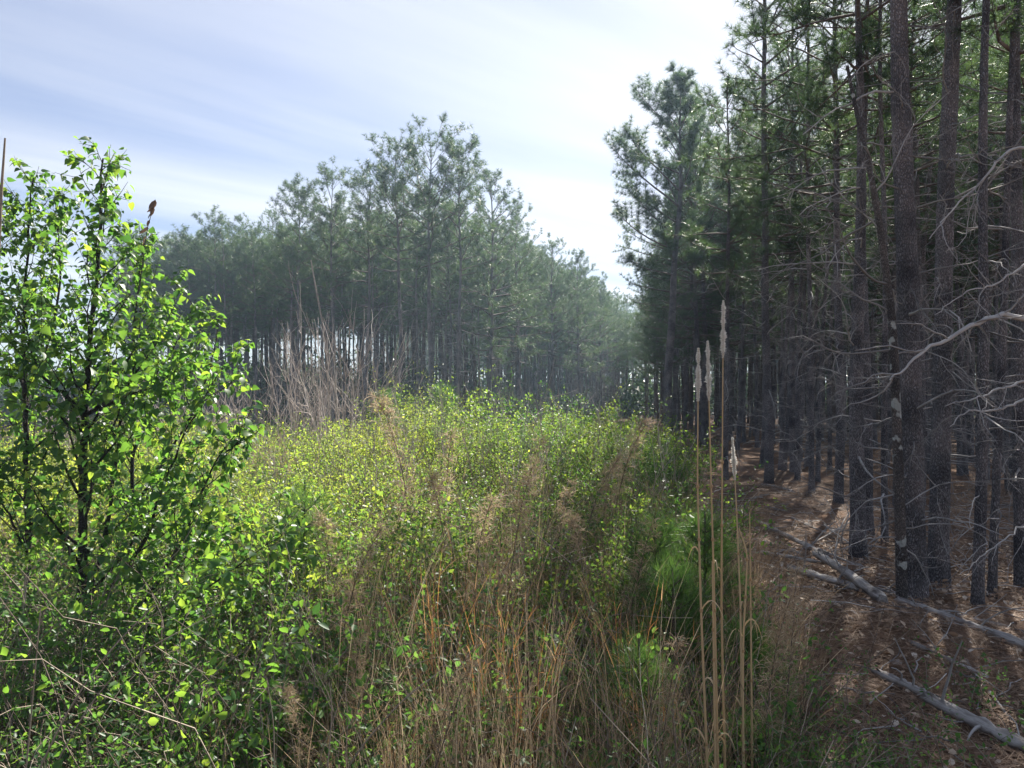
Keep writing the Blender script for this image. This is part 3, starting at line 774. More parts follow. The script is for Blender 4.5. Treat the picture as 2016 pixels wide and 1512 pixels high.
# ------------------------------------------------------------------ thicket of arching leafy canes
def cane_field(centres, heights, rs, per, nleaf, leaf, mats, name, label, clump=.12, tr=.0028, spread=.5, lt=LEAF, tint_fn=None, S=8, wid=.6, lean=None, leafz=.25):
    N = len(centres) * per
    c = np.repeat(centres, per, 0); h = np.repeat(heights, per) * rs.uniform(.45, 1.08, N)
    az = rs.rand(N) * 2 * PI; r = spread * np.sqrt(rs.rand(N))
    x0 = c[:, 0] + r * np.cos(az); y0 = c[:, 1] + r * np.sin(az); z0 = gh(x0, y0) - .02
    a2 = rs.rand(N) * 2 * PI; reach = h * rs.uniform(.2, wid, N)
    u = np.linspace(0, 1, S)[None]
    droop = rs.uniform(.0, .35, N)[:, None]
    zz = h[:, None] * (u * (1.25 - .25 * u) - droop * u ** 3.5)
    rad = reach[:, None] * u ** 1.5
    P = np.stack([x0[:, None] + rad * np.cos(a2)[:, None], y0[:, None] + rad * np.sin(a2)[:, None], z0[:, None] + zz], -1)
    P[:, 1:] += np.cumsum(rs.normal(size=(N, S - 1, 3)) * .03, axis=1) * h[:, None, None]
    mb = MB()
    tubes(mb, P, tr * np.linspace(1, .4, S)[None] * rs.uniform(.6, 1.4, N)[:, None], 3, 1, rs.uniform(.2, .9, N))
    k = nleaf; uu = leafz + (1 - leafz) * rs.rand(N, k)
    f = uu * (S - 1); i = np.minimum(f.astype(int), S - 2); fr = (f - i)[..., None]
    I = np.arange(N)[:, None]
    q = P[I, i] * (1 - fr) + P[I, i + 1] * fr
    t = norm(P[I, i + 1] - P[I, i])
    # leaves sit on short side twigs
    side = rs.normal(size=(N, k, 3)); side -= t * (side * t).sum(-1, keepdims=True); side = norm(side)
    q = q + side * (np.abs(rs.normal(size=(N, k, 1))) * .035 * (1.3 - uu[..., None]) * h[:, None, None] + .01)
    D = norm(side + t * .6 + rs.normal(size=(N, k, 3)) * .3 + np.array([0, 0, .05]))
    q = q.reshape(-1, 3); D = D.reshape(-1, 3); n = len(q)
    tint = .5 + .17 * rs.normal(size=n) + np.repeat(np.repeat(clump * rs.normal(size=len(centres)), per), k)
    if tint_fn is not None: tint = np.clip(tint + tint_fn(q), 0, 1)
    tint = np.clip(tint, 0, 1)
    big = np.repeat(np.repeat(rs.uniform(.7, 1.3, len(centres)), per), k)
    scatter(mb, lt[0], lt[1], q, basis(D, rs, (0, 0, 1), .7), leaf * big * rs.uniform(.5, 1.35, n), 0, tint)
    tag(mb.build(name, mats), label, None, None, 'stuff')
    return n

def centres_px(n, px0, px1, y0, y1, rs, f=None):
    out = []
    while len(out) < n:
        Y = math.sqrt(rs.uniform(y0 * y0, y1 * y1)); px = rs.uniform(px0, px1); x = (px - CX) / F * Y
        if f is None or f(x, Y, px): out.append((x, Y))
    return np.array(out)

rs = RS(21)
# top of the thicket in the photograph (row for each column), read at about 12 m
TOPX = [-400, 300, 500, 640, 720, 790, 870, 950, 1050, 1120, 1200, 1290, 1340, 1400]
TOPY = [900, 900, 905, 880, 840, 800, 795, 790, 800, 815, 832, 850, 910, 960]
def top_h(c):
    px = CX + c[:, 0] / c[:, 1] * F
    tp = np.interp(px, TOPX, TOPY)
    z = CAMZ + (HY - tp) / F * c[:, 1]
    return np.maximum(.5, z - gh(c[:, 0], c[:, 1]))
cA = centres_px(150, 380, 1340, 7.6, 13.5, rs, lambda x, Y, px: x < right_edge(Y) - 1.1)
hA = 1.12 * np.minimum(top_h(cA), 1.85) * np.where(rs.rand(len(cA)) < .2, 1.18, rs.uniform(.42, 1.02, len(cA))) * np.interp(cA[:, 1], [7.6, 9.5], [.78, 1])
n1 = cane_field(cA, hA, rs, 40, 76, .026, [M_THICK, M_CANE], 'bramble_thicket', 'bright yellow green thicket of arching leafy canes in the clearing', clump=.2, tint_fn=lambda q: .17 - .42 * np.clip((q[:, 0] + 1.4) / 1.6, 0, 1), wid=.55, spread=.40)  # tint paints sun into the left leaves and shade into the right ones
cB = centres_px(150, 330, 1330, 4.8, 7.8, rs, lambda x, Y, px: x < 2.6 - .02 * Y and (px < 820 or rs.rand() < .55))
hB = np.minimum(1.25, top_h(cB) * .9) * rs.uniform(.6, 1.0, len(cB)) * np.where(cB[:, 0] < -1, 1.05, .95)
cL = centres_px(120, -330, 400, 5.6, 14.5, rs)
hL = np.minimum(rs.uniform(.8, 1.5, len(cL)), .25 + .11 * cL[:, 1])
n1 += cane_field(cL, hL, rs, 26, 44, .032, [M_THICK, M_CANE], 'bramble_thicket', 'sunlit green brambles behind the broadleaf saplings', clump=.2, tint_fn=lambda q: .1 + 0 * q[:, 0], wid=.7, spread=.55)
n2 = cane_field(cB, hB, rs, 20, 46, .028, [M_THICK, M_CANE], 'bramble_thicket', 'lower green brambles in front of the sunlit thicket', clump=.18, tint_fn=lambda q: -.22 * np.clip((q[:, 0] + 1.5) / 1.2, 0, 1), wid=.8)  # shade toward the right is put into the leaf tint
# ground beyond: low green cover up to the stand
cC = centres_px(190, 200, 1350, 13.5, 32, rs, lambda x, Y, px: x < right_edge(Y) - .7 and Y < left_edge_y(x) - 1)
n3 = cane_field(cC, rs.uniform(.6, 1.4, len(cC)), rs, 22, 26, .06, [M_THICK, M_CANE], 'undergrowth', 'green undergrowth between the thicket and the pine stand', wid=.8, spread=.9)
cU = centres_px(260, -300, 1170, 30, 66, rs, lambda x, Y, px: left_edge_y(x) + 5 < Y < left_edge_y(x) + 20 and x < right_edge(Y) - .5)
n3 += cane_field(cU, rs.uniform(1.2, 4.2, len(cU)), rs, 16, 30, .10, [M_NEEDLE, M_LIMB], 'understory', 'dark low brush under and behind the far pines', wid=.6, spread=1.1, tr=.006)
cF = centres_px(420, -500, 2500, 74, 118, rs)
n3 += cane_field(cF, np.where((cF[:, 0] - .0) / cF[:, 1] < -.12, rs.uniform(3.5, 6.5, len(cF)), rs.uniform(3.5, 7.0, len(cF))), rs, 12, 26, .55, [M_NEEDLE, M_LIMB], 'understory', 'far dark brush closing the view between the trunks', wid=.8, spread=2.6, tr=.02, leafz=.02)
cS = centres_px(62, -80, 600, 2.7, 5.6, rs, lambda x, Y, px: px < 640 - 60 * (Y - 2.7))
n3 += cane_field(cS, rs.uniform(.7, 1.35, len(cS)), rs, 9, 30, .029, [M_PEAR, M_STEM], 'sapling_sprouts', 'leafy green sprouts crowding under the broadleaf saplings', wid=.7, spread=.3, lt=leaf_t(.66, .16, .12), leafz=.12)
cV = centres_px(380, -350, 900, 42, 78, rs, lambda x, Y, px: left_edge_y(x) + 12 < Y < left_edge_y(x) + 34)
n3 += cane_field(cV, rs.uniform(2.5, 6.5, len(cV)), rs, 12, 26, .30, [M_NEEDLE, M_LIMB], 'understory', 'dark brush behind the thin far rows of pines', wid=.6, spread=1.6, tr=.012, leafz=.02)
# foreground vines and low leaves
cD = centres_px(300, -60, 1480, 1.9, 5.6, rs, lambda x, Y, px: x < 1.35 and (px < 760 or rs.rand() < .8))
hD = (.42 + .12 * cD[:, 1]) * rs.uniform(.5, 1.0, len(cD)) * np.where(cD[:, 0] < -.9, 1.0, .8)
n4 = cane_field(cD, hD, rs, 12, 22, .030, [M_VINE, M_STEM], 'vine_tangle', 'dark green vine leaves tangled over the near brush', wid=1.1, spread=.35, leafz=.15)
cE = centres_px(60, 1250, 2100, 2.2, 4.4, rs, lambda x, Y, px: rs.rand() < (.8 if px < 1650 or Y < 2.9 else .2))
n5 = cane_field(cE, rs.uniform(.22, .5, len(cE)), rs, 7, 20, .020, [M_VINE, M_STEM], 'seedling_sprigs', 'fine leafy sprigs over the litter in the near corner', wid=.9, spread=.25, leafz=.2)
print('leaves', n1, n2, n3, n4, n5)

cG = centres_px(60, 1380, 1800, 2.1, 3.4, rs)
n5 += cane_field(cG, rs.uniform(.3, .68, len(cG)), rs, 8, 30, .017, [M_VINE, M_STEM], 'seedling_sprigs', 'upright fine leafed sprigs at the lower right beside the logs', wid=.5, spread=.2, leafz=.15, tr=.002)
# ------------------------------------------------------------------ dry grass and dead stems
def grass_blades(c, h, rs, per, w, spread, wid=.5, S=6):
    N = len(c) * per
    cc = np.repeat(c, per, 0); hh = np.repeat(h, per) * rs.uniform(.5, 1.1, N)
    az = rs.rand(N) * 6.28; r = spread * np.sqrt(rs.rand(N)); a2 = az + rs.normal(size=N) * .8
    x0 = cc[:, 0] + r * np.cos(az); y0 = cc[:, 1] + r * np.sin(az); z0 = gh(x0, y0) - .02
    u = np.linspace(0, 1, S)[None]; reach = (hh * rs.uniform(.05, wid, N))[:, None]
    P = np.stack([x0[:, None] + reach * u ** 2 * np.cos(a2)[:, None], y0[:, None] + reach * u ** 2 * np.sin(a2)[:, None],
                  z0[:, None] + hh[:, None] * (u - .22 * u ** 3 * rs.rand(N)[:, None])], -1)
    W = w * rs.uniform(.6, 1.4, N)[:, None] * (1.02 - u ** 1.5)
    return P, W
mb = MB()
c = centres_px(330, -60, 1560, 1.9, 7.5, rs, lambda x, Y, px: x < 1.9 and (px > 560 or rs.rand() < .35))
P, W = grass_blades(c, (.42 + .09 * c[:, 1]) * rs.uniform(.6, 1.1, len(c)), rs, 46, .0042, .22, .7)
ribbons(mb, P, W, 0, np.clip(rs.normal(.42, .22, len(P)), 0, 1))
c2 = centres_px(95, 380, 1350, 7, 12.5, rs, lambda x, Y, px: x < 2.4)
P, W = grass_blades(c2, rs.uniform(.9, 1.35, len(c2)), rs, 34, .006, .25, .5)
ribbons(mb, P, W, 0, np.clip(rs.normal(.5, .2, len(P)), 0, 1))
c3 = centres_px(36, 640, 1330, 2.6, 6.8, rs, lambda x, Y, px: x < 1.3)
P, W = grass_blades(c3, rs.uniform(.75, 1.05, len(c3)) + .05 * c3[:, 1], rs, 38, .0032, .16, .34)
ribbons(mb, P, W, 0, np.clip(rs.normal(.62, .2, len(P)), 0, 1))
tag(mb.build('dry_grass', [M_DRY]), 'tan dead grass running through the near brush', None, None, 'stuff')
# thin dead stems, twigs leaning every way
mb = MB()
c = centres_px(900, -80, 1560, 1.9, 8, rs, lambda x, Y, px: x < 2.0)
N = len(c); S = 7
P = np.zeros((N, S, 3)); h = rs.uniform(.35, 1.0, N) * (.7 + .06 * c[:, 1]); az = rs.rand(N) * 6.28; re = h * rs.uniform(.1, 1.1, N)
u = np.linspace(0, 1, S)[None]
P[..., 0] = c[:, :1] + (re * np.cos(az))[:, None] * u; P[..., 1] = c[:, 1:] + (re * np.sin(az))[:, None] * u
P[..., 2] = gh(c[:, 0], c[:, 1])[:, None] - .02 + h[:, None] * u ** .85
P[:, 1:] += np.cumsum(rs.normal(size=(N, S - 1, 3)) * .015, 1)
tubes(mb, P, .0026 * np.linspace(1, .4, S)[None] * rs.uniform(.5, 1.5, N)[:, None], 4, 0, rs.uniform(.05, 1, N))
for k in range(3):
    i = rs.randint(2, S - 1, N); b = P[np.arange(N), i]; d = norm(norm(P[np.arange(N), i] - P[np.arange(N), i - 1]) + rs.normal(size=(N, 3)) * .55)
    l = h * rs.uniform(.15, .4, N); uu = np.linspace(0, 1, 4)[None, :, None]
    Q = b[:, None] + d[:, None] * l[:, None, None] * uu + rs.normal(size=(N, 4, 3)) * .006 * uu
    tubes(mb, Q, np.full((N, 4), .0012), 3, 0, rs.uniform(.05, .9, N))
tag(mb.build('dead_stems_tangle', [M_STEM]), 'brown dead weed stems crossing through the near brush', None, None, 'stuff')

# taller stems standing out of the sunlit thicket
mb = MB(); c = centres_px(420, 400, 1340, 7, 13, rs, lambda x, Y, px: x < 2.9); N = len(c); S = 8; u = np.linspace(0, 1, S)[None]
h = np.minimum(top_h(c), 1.9) * rs.uniform(.75, 1.22, N); az = rs.rand(N) * 6.28; re = h * rs.uniform(.05, .45, N); P = np.zeros((N, S, 3))
P[..., 0] = c[:, :1] + (re * np.cos(az))[:, None] * u ** 1.4; P[..., 1] = c[:, 1:] + (re * np.sin(az))[:, None] * u ** 1.4
P[..., 2] = gh(c[:, 0], c[:, 1])[:, None] + h[:, None] * u; P[:, 1:] += np.cumsum(rs.normal(size=(N, S - 1, 3)) * .012, 1)
tubes(mb, P, .0042 * np.linspace(1, .35, S)[None] * rs.uniform(.5, 1.4, N)[:, None], 4, 0, rs.uniform(.1, 1, N))
for k in range(6):
    i = rs.randint(3, S - 1, N); b = P[np.arange(N), i]; d = norm(norm(P[np.arange(N), i] - P[np.arange(N), i - 1]) + rs.normal(size=(N, 3)) * .45)
    l = h * rs.uniform(.08, .25, N); uu = np.linspace(0, 1, 4)[None, :, None]
    tubes(mb, b[:, None] + d[:, None] * l[:, None, None] * uu + rs.normal(size=(N, 4, 3)) * .008 * uu, np.full((N, 4), .0018), 3, 0, rs.uniform(.2, 1, N))
tag(mb.build('dead_stems_tangle', [M_BARE]), 'pale dead stems standing up through the sunlit thicket', None, None, 'stuff')
# litter on the straw floor: needles, dead leaves, twig bits
mb = MB()
def floor_pts(n, y0, y1, rs):
    out = np.zeros((0, 2))
    while len(out) < n:
        Y = np.sqrt(rs.uniform(y0 * y0, y1 * y1, n)); px = rs.uniform(1180, 2250, n); x = (px - CX) / F * Y
        out = np.concatenate([out, np.stack([x, Y], -1)])
    return out[:n]
for n, y0, y1, w in ((26000, 2.2, 6, .0022), (30000, 6, 16, .004)):
    c = floor_pts(n, y0, y1, rs); az = rs.rand(n) * 6.28; l = rs.uniform(.05, .11, n)
    d = np.stack([np.cos(az) * l, np.sin(az) * l, rs.normal(size=n) * .012], -1)
    z = gh(c[:, 0], c[:, 1]) + .035 + rs.rand(n) * .03
    b = np.concatenate([c, z[:, None]], 1)
    ribbons(mb, np.stack([b - d, b, b + d], 1) + np.array([[[0, 0, -.004], [0, 0, .006], [0, 0, -.004]]]), np.full((n, 3), w), 0, np.clip(rs.normal(.42, .2, n), 0, 1), side=np.array([[[0, 0, 1.0]]]) + rs.normal(size=(n, 1, 3)) * .3)
n = 7000; c = floor_pts(n, 2.2, 9, rs)
b = np.concatenate([c, (gh(c[:, 0], c[:, 1]) + .045 + .02 * rs.rand(n))[:, None]], 1)
D = rs.normal(size=(n, 3)) * np.array([1, 1, .25])
scatter(mb, LEAF[0], LEAF[1], b, basis(D, rs, (0, 0, 1), .5), rs.uniform(.025, .065, n), 0, np.clip(rs.normal(.62, .25, n), 0, 1))
tag(mb.build('leaf_litter', [M_LITTER]), 'brown pine straw and dead leaves strewn on the forest floor', None, None, 'stuff')
mb = MB(); n = 900; c = floor_pts(n, 2.5, 13, rs)
P = np.zeros((n, 6, 3)); az = rs.rand(n) * 6.28; l = rs.uniform(.1, .5, n); u = np.linspace(0, 1, 6)[None]
P[..., 0] = c[:, :1] + (l * np.cos(az))[:, None] * u; P[..., 1] = c[:, 1:] + (l * np.sin(az))[:, None] * u
P[..., 2] = gh(P[..., 0], P[..., 1]) + .05 + .03 * rs.rand(n)[:, None]
P[:, 1:] += np.cumsum(rs.normal(size=(n, 5, 3)) * .01, 1)
tubes(mb, P, rs.uniform(.002, .006, n)[:, None] * np.linspace(1, .5, 6)[None], 4, 0, rs.uniform(.1, 1, n))
tag(mb.build('twig_litter', [M_DEAD]), 'small grey twigs scattered over the pine straw', None, None, 'stuff')

# ------------------------------------------------------------------ single plants
def plume_grass(pts, Y, head0, rs, label):
    """a tall straw stalk; the part above row head0 carries a white seed head"""
    W = np.array([at(px, py, Y) for px, py in pts]); b = W[0].copy(); b[2] = float(gh(b[0], b[1])) - .02
    W[0] = b; W = W - b; S = 30; u = np.linspace(0, len(W) - 1, S)
    P = np.stack([np.interp(u, np.arange(len(W)), W[:, i]) for i in range(3)], -1)
    for _ in range(3): P[1:-1] = .25 * P[:-2] + .5 * P[1:-1] + .25 * P[2:]
    o = thing('plume_grass', label, 'grass stalk', tuple(b), group='tall plume grass stalks')
    mb = MB(); tubes(mb, P, np.linspace(.0052, .0016, S), 7, 0, rs.uniform(.3, .7))
    for zf in (.18, .34, .5, .64):                      # nodes
        i = int(zf * S); tubes(mb, np.stack([P[i] - [0, 0, .006], P[i], P[i] + [0, 0, .006]]), np.array([.0045, .0062, .0045]), 7, 0, .1)
    mb.build('stalk', [M_STALK], o, True)
    for k in range(3):
        i = rs.randint(3, 15); az = rs.rand() * 6.28; v = np.linspace(0, 1, 8)[:, None]; l = rs.uniform(.10, .22)
        Q = P[i] + np.array([math.cos(az), math.sin(az), 0]) * l * .45 * v + np.array([0, 0, 1.0]) * l * (.9 * v - 1.15 * v ** 2.2)
        ml = MB(); ribbons(ml, Q[None], (.006 * (1 - v ** 2) + .0006).T, 0, rs.uniform(.3, .9)); ml.build('leaf', [M_STALK], o)
    if head0 is not None:
        z0 = at(0, head0, Y)[2] - b[2]; z1 = P[-1, 2]; n = 1500; mh = MB()
        z = z0 + (z1 - z0) * rs.rand(n); q = np.array([axis_at(P, a) for a in z])
        prof = np.sin(np.clip((z - z0) / (z1 - z0), .03, .97) * PI) ** .45 * (.7 + .5 * np.sin(z * 90 + rs.rand() * 6) * np.sin(z * 37 + rs.rand() * 6)) * np.clip(1.25 - .5 * (z - z0) / (z1 - z0), .6, 1.2)
        az = rs.rand(n) * 6.28; el = rs.uniform(-.2, 1.0, n)
        d = np.stack([np.cos(az) * np.cos(el), np.sin(az) * np.cos(el), np.sin(el)], -1); l = .0098 * np.abs(prof) * rs.uniform(.5, 1.3, n) + .003
        ribbons(mh, np.stack([q, q + d * l[:, None] * .6, q + d * l[:, None]], 1), np.tile(np.array([[.0026, .0036, .0014]]), (n, 1)), 0, rs.rand(n))
        mh.build('seed_head', [M_PLUME], o)
rs = RS(31)
plume_grass([(1432, 1500), (1420, 1200), (1422, 900), (1424, 592)], 2.8, 705, rs, 'tallest white plumed grass stalk, in front of the dark pines')
plume_grass([(1418, 1500), (1407, 1200), (1400, 950), (1393, 672)], 2.75, 790, rs, 'white plumed grass stalk in the middle of the tall three')
plume_grass([(1402, 1500), (1380, 1200), (1373, 950), (1375, 686)], 2.7, 790, rs, 'white plumed grass stalk standing leftmost of the tall three')
plume_grass([(1462, 1420), (1458, 1200), (1450, 1000), (1442, 862)], 3.3, 945, rs, 'shortest white plumed grass stalk, its head over the straw clearing')
plume_grass([(1412, 1500), (1405, 1300), (1402, 1105)], 2.7, None, rs, 'broken straw stalk without a plume among the tall plumed stalks')
plume_grass([(1482, 1420), (1478, 1200), (1476, 1010)], 3.1, None, rs, 'thin bare straw stalk right of the plumed stalks')
plume_grass([(1465, 1460), (1462, 1280), (1472, 1090), (1455, 1040)], 2.9, None, rs, 'bent bare straw stalk below the shortest plume')

def broomsedge_mesh(seed, h, n, mat):
    rs = RS(seed); mb = MB()
    az = rs.rand(n) * 6.28; r = .06 * np.sqrt(rs.rand(n)); hh = h * rs.uniform(.55, 1.05, n)
    S = 7; u = np.linspace(0, 1, S)[None]; reach = (hh * rs.uniform(.02, .28, n))[:, None]; a2 = az + rs.normal(size=n) * .6
    P = np.stack([(r * np.cos(az))[:, None] + reach * u ** 1.8 * np.cos(a2)[:, None], (r * np.sin(az))[:, None] + reach * u ** 1.8 * np.sin(a2)[:, None], hh[:, None] * u], -1)
    P[:, 1:] += np.cumsum(rs.normal(size=(n, S - 1, 3)) * .008, 1)
    ribbons(mb, P, .0042 * rs.uniform(.6, 1.4, n)[:, None] * (1.05 - u ** 2), 0, np.clip(rs.normal(.5, .22, n), 0, 1))
    for k in range(5):                                # side blades
        i = rs.randint(2, S - 1, n); b = P[np.arange(n), i]; t = norm(P[np.arange(n), i] - P[np.arange(n), i - 1])
        d = norm(t + rs.normal(size=(n, 3)) * .32); l = hh * rs.uniform(.08, .22, n); v = np.linspace(0, 1, 4)[None, :, None]
        Q = b[:, None] + d[:, None] * l[:, None, None] * v + np.array([0, 0, -1.0]) * (l[:, None, None] * .35 * v ** 2)
        ribbons(mb, Q, .003 * np.array([[1, .9, .6, .15]]) * rs.uniform(.6, 1.3, n)[:, None], 0, np.clip(rs.normal(.6, .22, n), 0, 1))
    return mb.mesh('broomsedge_clump', [mat])
BS = [broomsedge_mesh(600 + i, 1.0, 20 + 5 * i, M_ORANGE) for i in range(4)]
BO = [broomsedge_mesh(620 + i, 1.0, 16 + 3 * i, M_RUSSET) for i in range(3)]
bs = [(850, 3.9, .95, 'russet grass clump with upright orange stems in the middle of the brush'),
      (965, 3.6, .9, 'broad russet grass clump leaning in the centre foreground'),
      (1035, 3.4, .85, 'russet grass clump right of the broad central one'),
      (1290, 3.3, .85, 'orange grass clump left of the straw coloured plume stalks'),
      (1240, 3.8, .9, 'fainter orange grass clump behind the one beside the plume stalks'),
      (1095, 2.35, .52, 'low orange grass clump at the bottom centre with pale tips'),
      (1000, 2.3, .45, 'low orange grass clump at the very bottom, left of the pale tipped one'),
      (1385, 2.2, .40, 'bright orange broomsedge sprig at the foot of the plume stalks'),
      (1490, 2.4, .50, 'short orange sprig right of the plume stalk bases'),
      (935, 4.6, 1.0, 'tall tan russet clump behind the central grass'),
      (1180, 2.6, .5, 'small rusty grass clump in the lower brush right of centre'),
      (780, 3.0, .6, 'small rusty grass clump in the lower brush left of centre')]
for i, (px, Y, s, lab) in enumerate(bs):
    x = (px - CX) / F * Y
    tag(link('broomsedge_clump', BO[i % 3] if Y < 2.7 or i in (0, 1, 2, 3, 4) else BS[i % 4], None, (x, Y, float(gh(x, Y)) - .02), (0, .06 if i % 2 else -.05, i * 1.3), (s * 1.2, s * 1.2, s)), lab, 'grass clump', 'russet grass clumps')

def fennel_mesh(seed, lean):
    """a dead feathery weed: a stem with many fine drooping side sprays"""
    rs = RS(seed); mb = MB(); S = 14
    P = curve_pts((0, 0, 0), (lean * .3, 0, 1), 1.0, S, rs, 0, .03)
    P[:, 0] += lean * np.linspace(0, 1, S) ** 2.5 * .35; P[:, 2] -= abs(lean) * np.linspace(0, 1, S) ** 4 * .12
    tubes(mb, P, .0042 * np.linspace(1, .3, S), 5, 0, .25)
    n = 105; f = (.35 + .65 * rs.rand(n)) * (S - 1); i = np.minimum(f.astype(int), S - 2); b = P[i] + (P[i + 1] - P[i]) * (f - i)[:, None]
    az = rs.rand(n) * 6.28; d = np.stack([np.cos(az) * .6, np.sin(az) * .6, np.full(n, .9)], -1); d = norm(d)
    l = .17 * (1.15 - f / (S - 1) * .75) * rs.uniform(.6, 1.2, n); v = np.linspace(0, 1, 5)[None, :, None]
    Q = b[:, None] + d[:, None] * l[:, None, None] * v + np.array([lean * .25, 0, -.6]) * (l[:, None, None] * v ** 2)
    tubes(mb, Q, np.full((n, 5), .0010), 3, 1, rs.uniform(.5, 1, n))
    for k in range(7):
        ii = rs.randint(1, 5, n); bb = Q[np.arange(n), ii]; dd = norm(rs.normal(size=(n, 3)) * .7 + d + np.array([0, 0, -.3])); ll = rs.uniform(.02, .055, n)
        ribbons(mb, np.stack([bb, bb + dd * ll[:, None] * .6, bb + dd * ll[:, None] + np.array([0, 0, -.008])], 1), np.tile(np.array([[.0011, .0024, .0007]]), (n, 1)), 1, np.clip(rs.normal(.6, .25, n), 0, 1))
    return mb.mesh('dead_weed', [M_STEM, M_DRY])
FN = [fennel_mesh(650 + i, [0.25, -.3, .5, .1][i]) for i in range(4)]
fn = [(815, 6.6, 1.62, 1, 'tall grey brown feathery weed left of centre, its tip near the pine stand'),
      (860, 6.0, 1.35, 3, 'feathery tan weed beside the tall grey one in the middle brush'),
      (885, 5.2, 1.15, 1, 'drooping tan weed just in front of the feathery pair'),
      (930, 4.4, 1.12, 2, 'arching brown weed over the russet clump in the centre'),
      (985, 4.6, 1.2, 0, 'bushy brown feathery weed right of the arching one'),
      (1010, 6.8, 1.25, 3, 'pale feathery weed against the green thicket'),
      (1130, 6.5, 1.25, 2, 'curled buff weed head right of centre against dark green'),
      (1175, 6.2, 1.15, 0, 'grey feathery weed beside the curled buff head'),
      (1195, 7.2, 1.45, 2, 'long weed plume arching right near the corner of the thicket'),
      (1160, 4.8, .95, 1, 'grey brown weed in the shade below the curled head'),
      (1215, 4.4, .95, 3, 'dark feathery weed left of the young pines'),
      (1080, 5.4, 1.05, 0, 'thin grey weed between the centre and the curled head'),
      (655, 4.0, 1.02, 2, 'pale fluffy weed head arching left of centre, beside the young pine'),
      (675, 4.2, .95, 1, 'second fluffy weed head behind the pale arching one'),
      (745, 5.0, 1.0, 3, 'grey stemmed weed left of the russet clumps'),
      (820, 3.2, .62, 2, 'low curling weed in the lower brush left of centre'),
      (870, 2.7, .50, 2, 'pale nodding weed head in the lower centre'),
      (1280, 2.9, .72, 3, 'fluffy tan weed left of the plume stalk bases'),
      (1500, 3.2, .88, 0, 'faint tan weed right of the plume stalks, before the logs'),
      (1540, 3.5, .92, 3, 'second faint tan weed before the logs'),
      (700, 3.3, .65, 0, 'brown weed low in the shaded brush'), (610, 3.0, .6, 1, 'reddish weed beside the sapling leaves')]
for i, (px, Y, s, k, lab) in enumerate(fn):
    x = (px - CX) / F * Y
    tag(link('dead_weed', FN[k], None, (x, Y, float(gh(x, Y)) - .02), (0, 0, rs.normal() * .5), s * 1.12), lab, 'weed', 'dead feathery weeds')

def young_pine(px, Y, h, label, seed, full=1.0, base_px=None):
    rs = RS(seed); x = (px - CX) / F * Y; b = (x, Y, float(gh(x, Y)) - .02)
    o = thing('young_pine', label, 'sapling', b, group='young pines in the brush')
    A = trunk_axis(h, rs, .02, 12); mt = MB(); tubes(mt, A, np.linspace(.013, .004, 12), 6, 0, .4); mt.build('trunk', [M_LIMB], o, True)
    locs = []; dirs = []; mb = MB()
    for k in range(int(9 * full)):
        z = h * (.22 + .72 * k / (9 * full)); az0 = rs.rand() * 6
        for j in range(4):
            az = az0 + j * 1.57 + rs.normal() * .3; L = (h * .34) * (1.1 - z / h) + .05
            P = curve_pts(axis_at(A, z), (math.cos(az), math.sin(az), .7), L, 5, rs, 0, .08, .25)
            tubes(mb, P, np.linspace(.005, .002, 5), 4, 1, .4)
            for q in range(2 + int(L / .09)):
                u = 1 - q / (2.5 + L / .09); f = u * 4; i = min(int(f), 3)
                locs.append(P[i] + (P[i + 1] - P[i]) * (f - i)); dirs.append(norm(P[i + 1] - P[i]) + rs.normal(size=3) * .15 + [0, 0, .3])
    for z in np.arange(h * .45, h, .05): locs.append(axis_at(A, z)); dirs.append(np.array([rs.normal() * .3, rs.normal() * .3, 1]))
    locs = np.array(locs); dirs = np.array(dirs)
    TV, TF = tuft(26, 1.05, .018, 1); tl = .15
    scatter(mb, TV, TF, locs, basis(dirs, rs), tl * rs.uniform(.8, 1.2, len(locs)), 0, np.clip(rs.normal(.5, .2, len(locs)), 0, 1))
    mb.build('crown', [M_NEEDLE_Y, M_LIMB], o)
young_pine(1295, 4.6, 1.02, 'green young pine left of the plume stalks, bushiest of the young pines', 801)
young_pine(1330, 4.2, .84, 'small young pine with bright needles just left of the plume stalks', 802)
young_pine(1385, 4.9, .98, 'upright young pine behind the plume stalks', 803)
young_pine(1468, 4.1, .55, 'little young pine right of the plume stalks by the pale log', 804, .8)
young_pine(1478, 3.4, .36, 'low young pine seedling below the crossed logs', 808, .7)
young_pine(598, 4.9, 1.14, 'thin young pine on a dark stem right of the broadleaf saplings', 805, .8)
young_pine(870, 12.5, 1.62, 'pale green young pine poking above the sunlit thicket', 806)
young_pine(765, 12.0, 1.5, 'soft green young pine at the left shoulder of the thicket', 807)
young_pine(1255, 3.6, .62, 'small grassy young pine in the brush left of the bright one', 809, .7)

def bare_shrub(px, Y, h, label, seed, n):
    rs = RS(seed); x = (px - CX) / F * Y; o = thing('bare_shrub', label, 'shrub', (x, Y, float(gh(x, Y)) - .02), group='leafless shrubs before the pine stand')
    for k in range(n):
        az = rs.rand() * 6.28; e = rs.uniform(.03, .38); mb = MB()
        P = curve_pts((rs.normal() * .3, rs.normal() * .3, 0), (math.cos(az) * e, math.sin(az) * e, 1), h * 1.22 * rs.uniform(.5, 1.08), 9, rs, 0, .08)
        tubes(mb, P, .009 * np.linspace(1, .3, 9), 4, 0, rs.uniform(.3, 1))
        for q in range(8):
            i = rs.randint(3, 8); d = norm(P[i] - P[i - 1]) + rs.normal(size=3) * .4
            Q = curve_pts(P[i], d, h * rs.uniform(.12, .35), 6, rs, -.02, .1); tubes(mb, Q, .0042 * np.linspace(1, .5, 6), 3, 0, rs.uniform(.3, 1))
        mb.build('stem', [M_BARE], o)
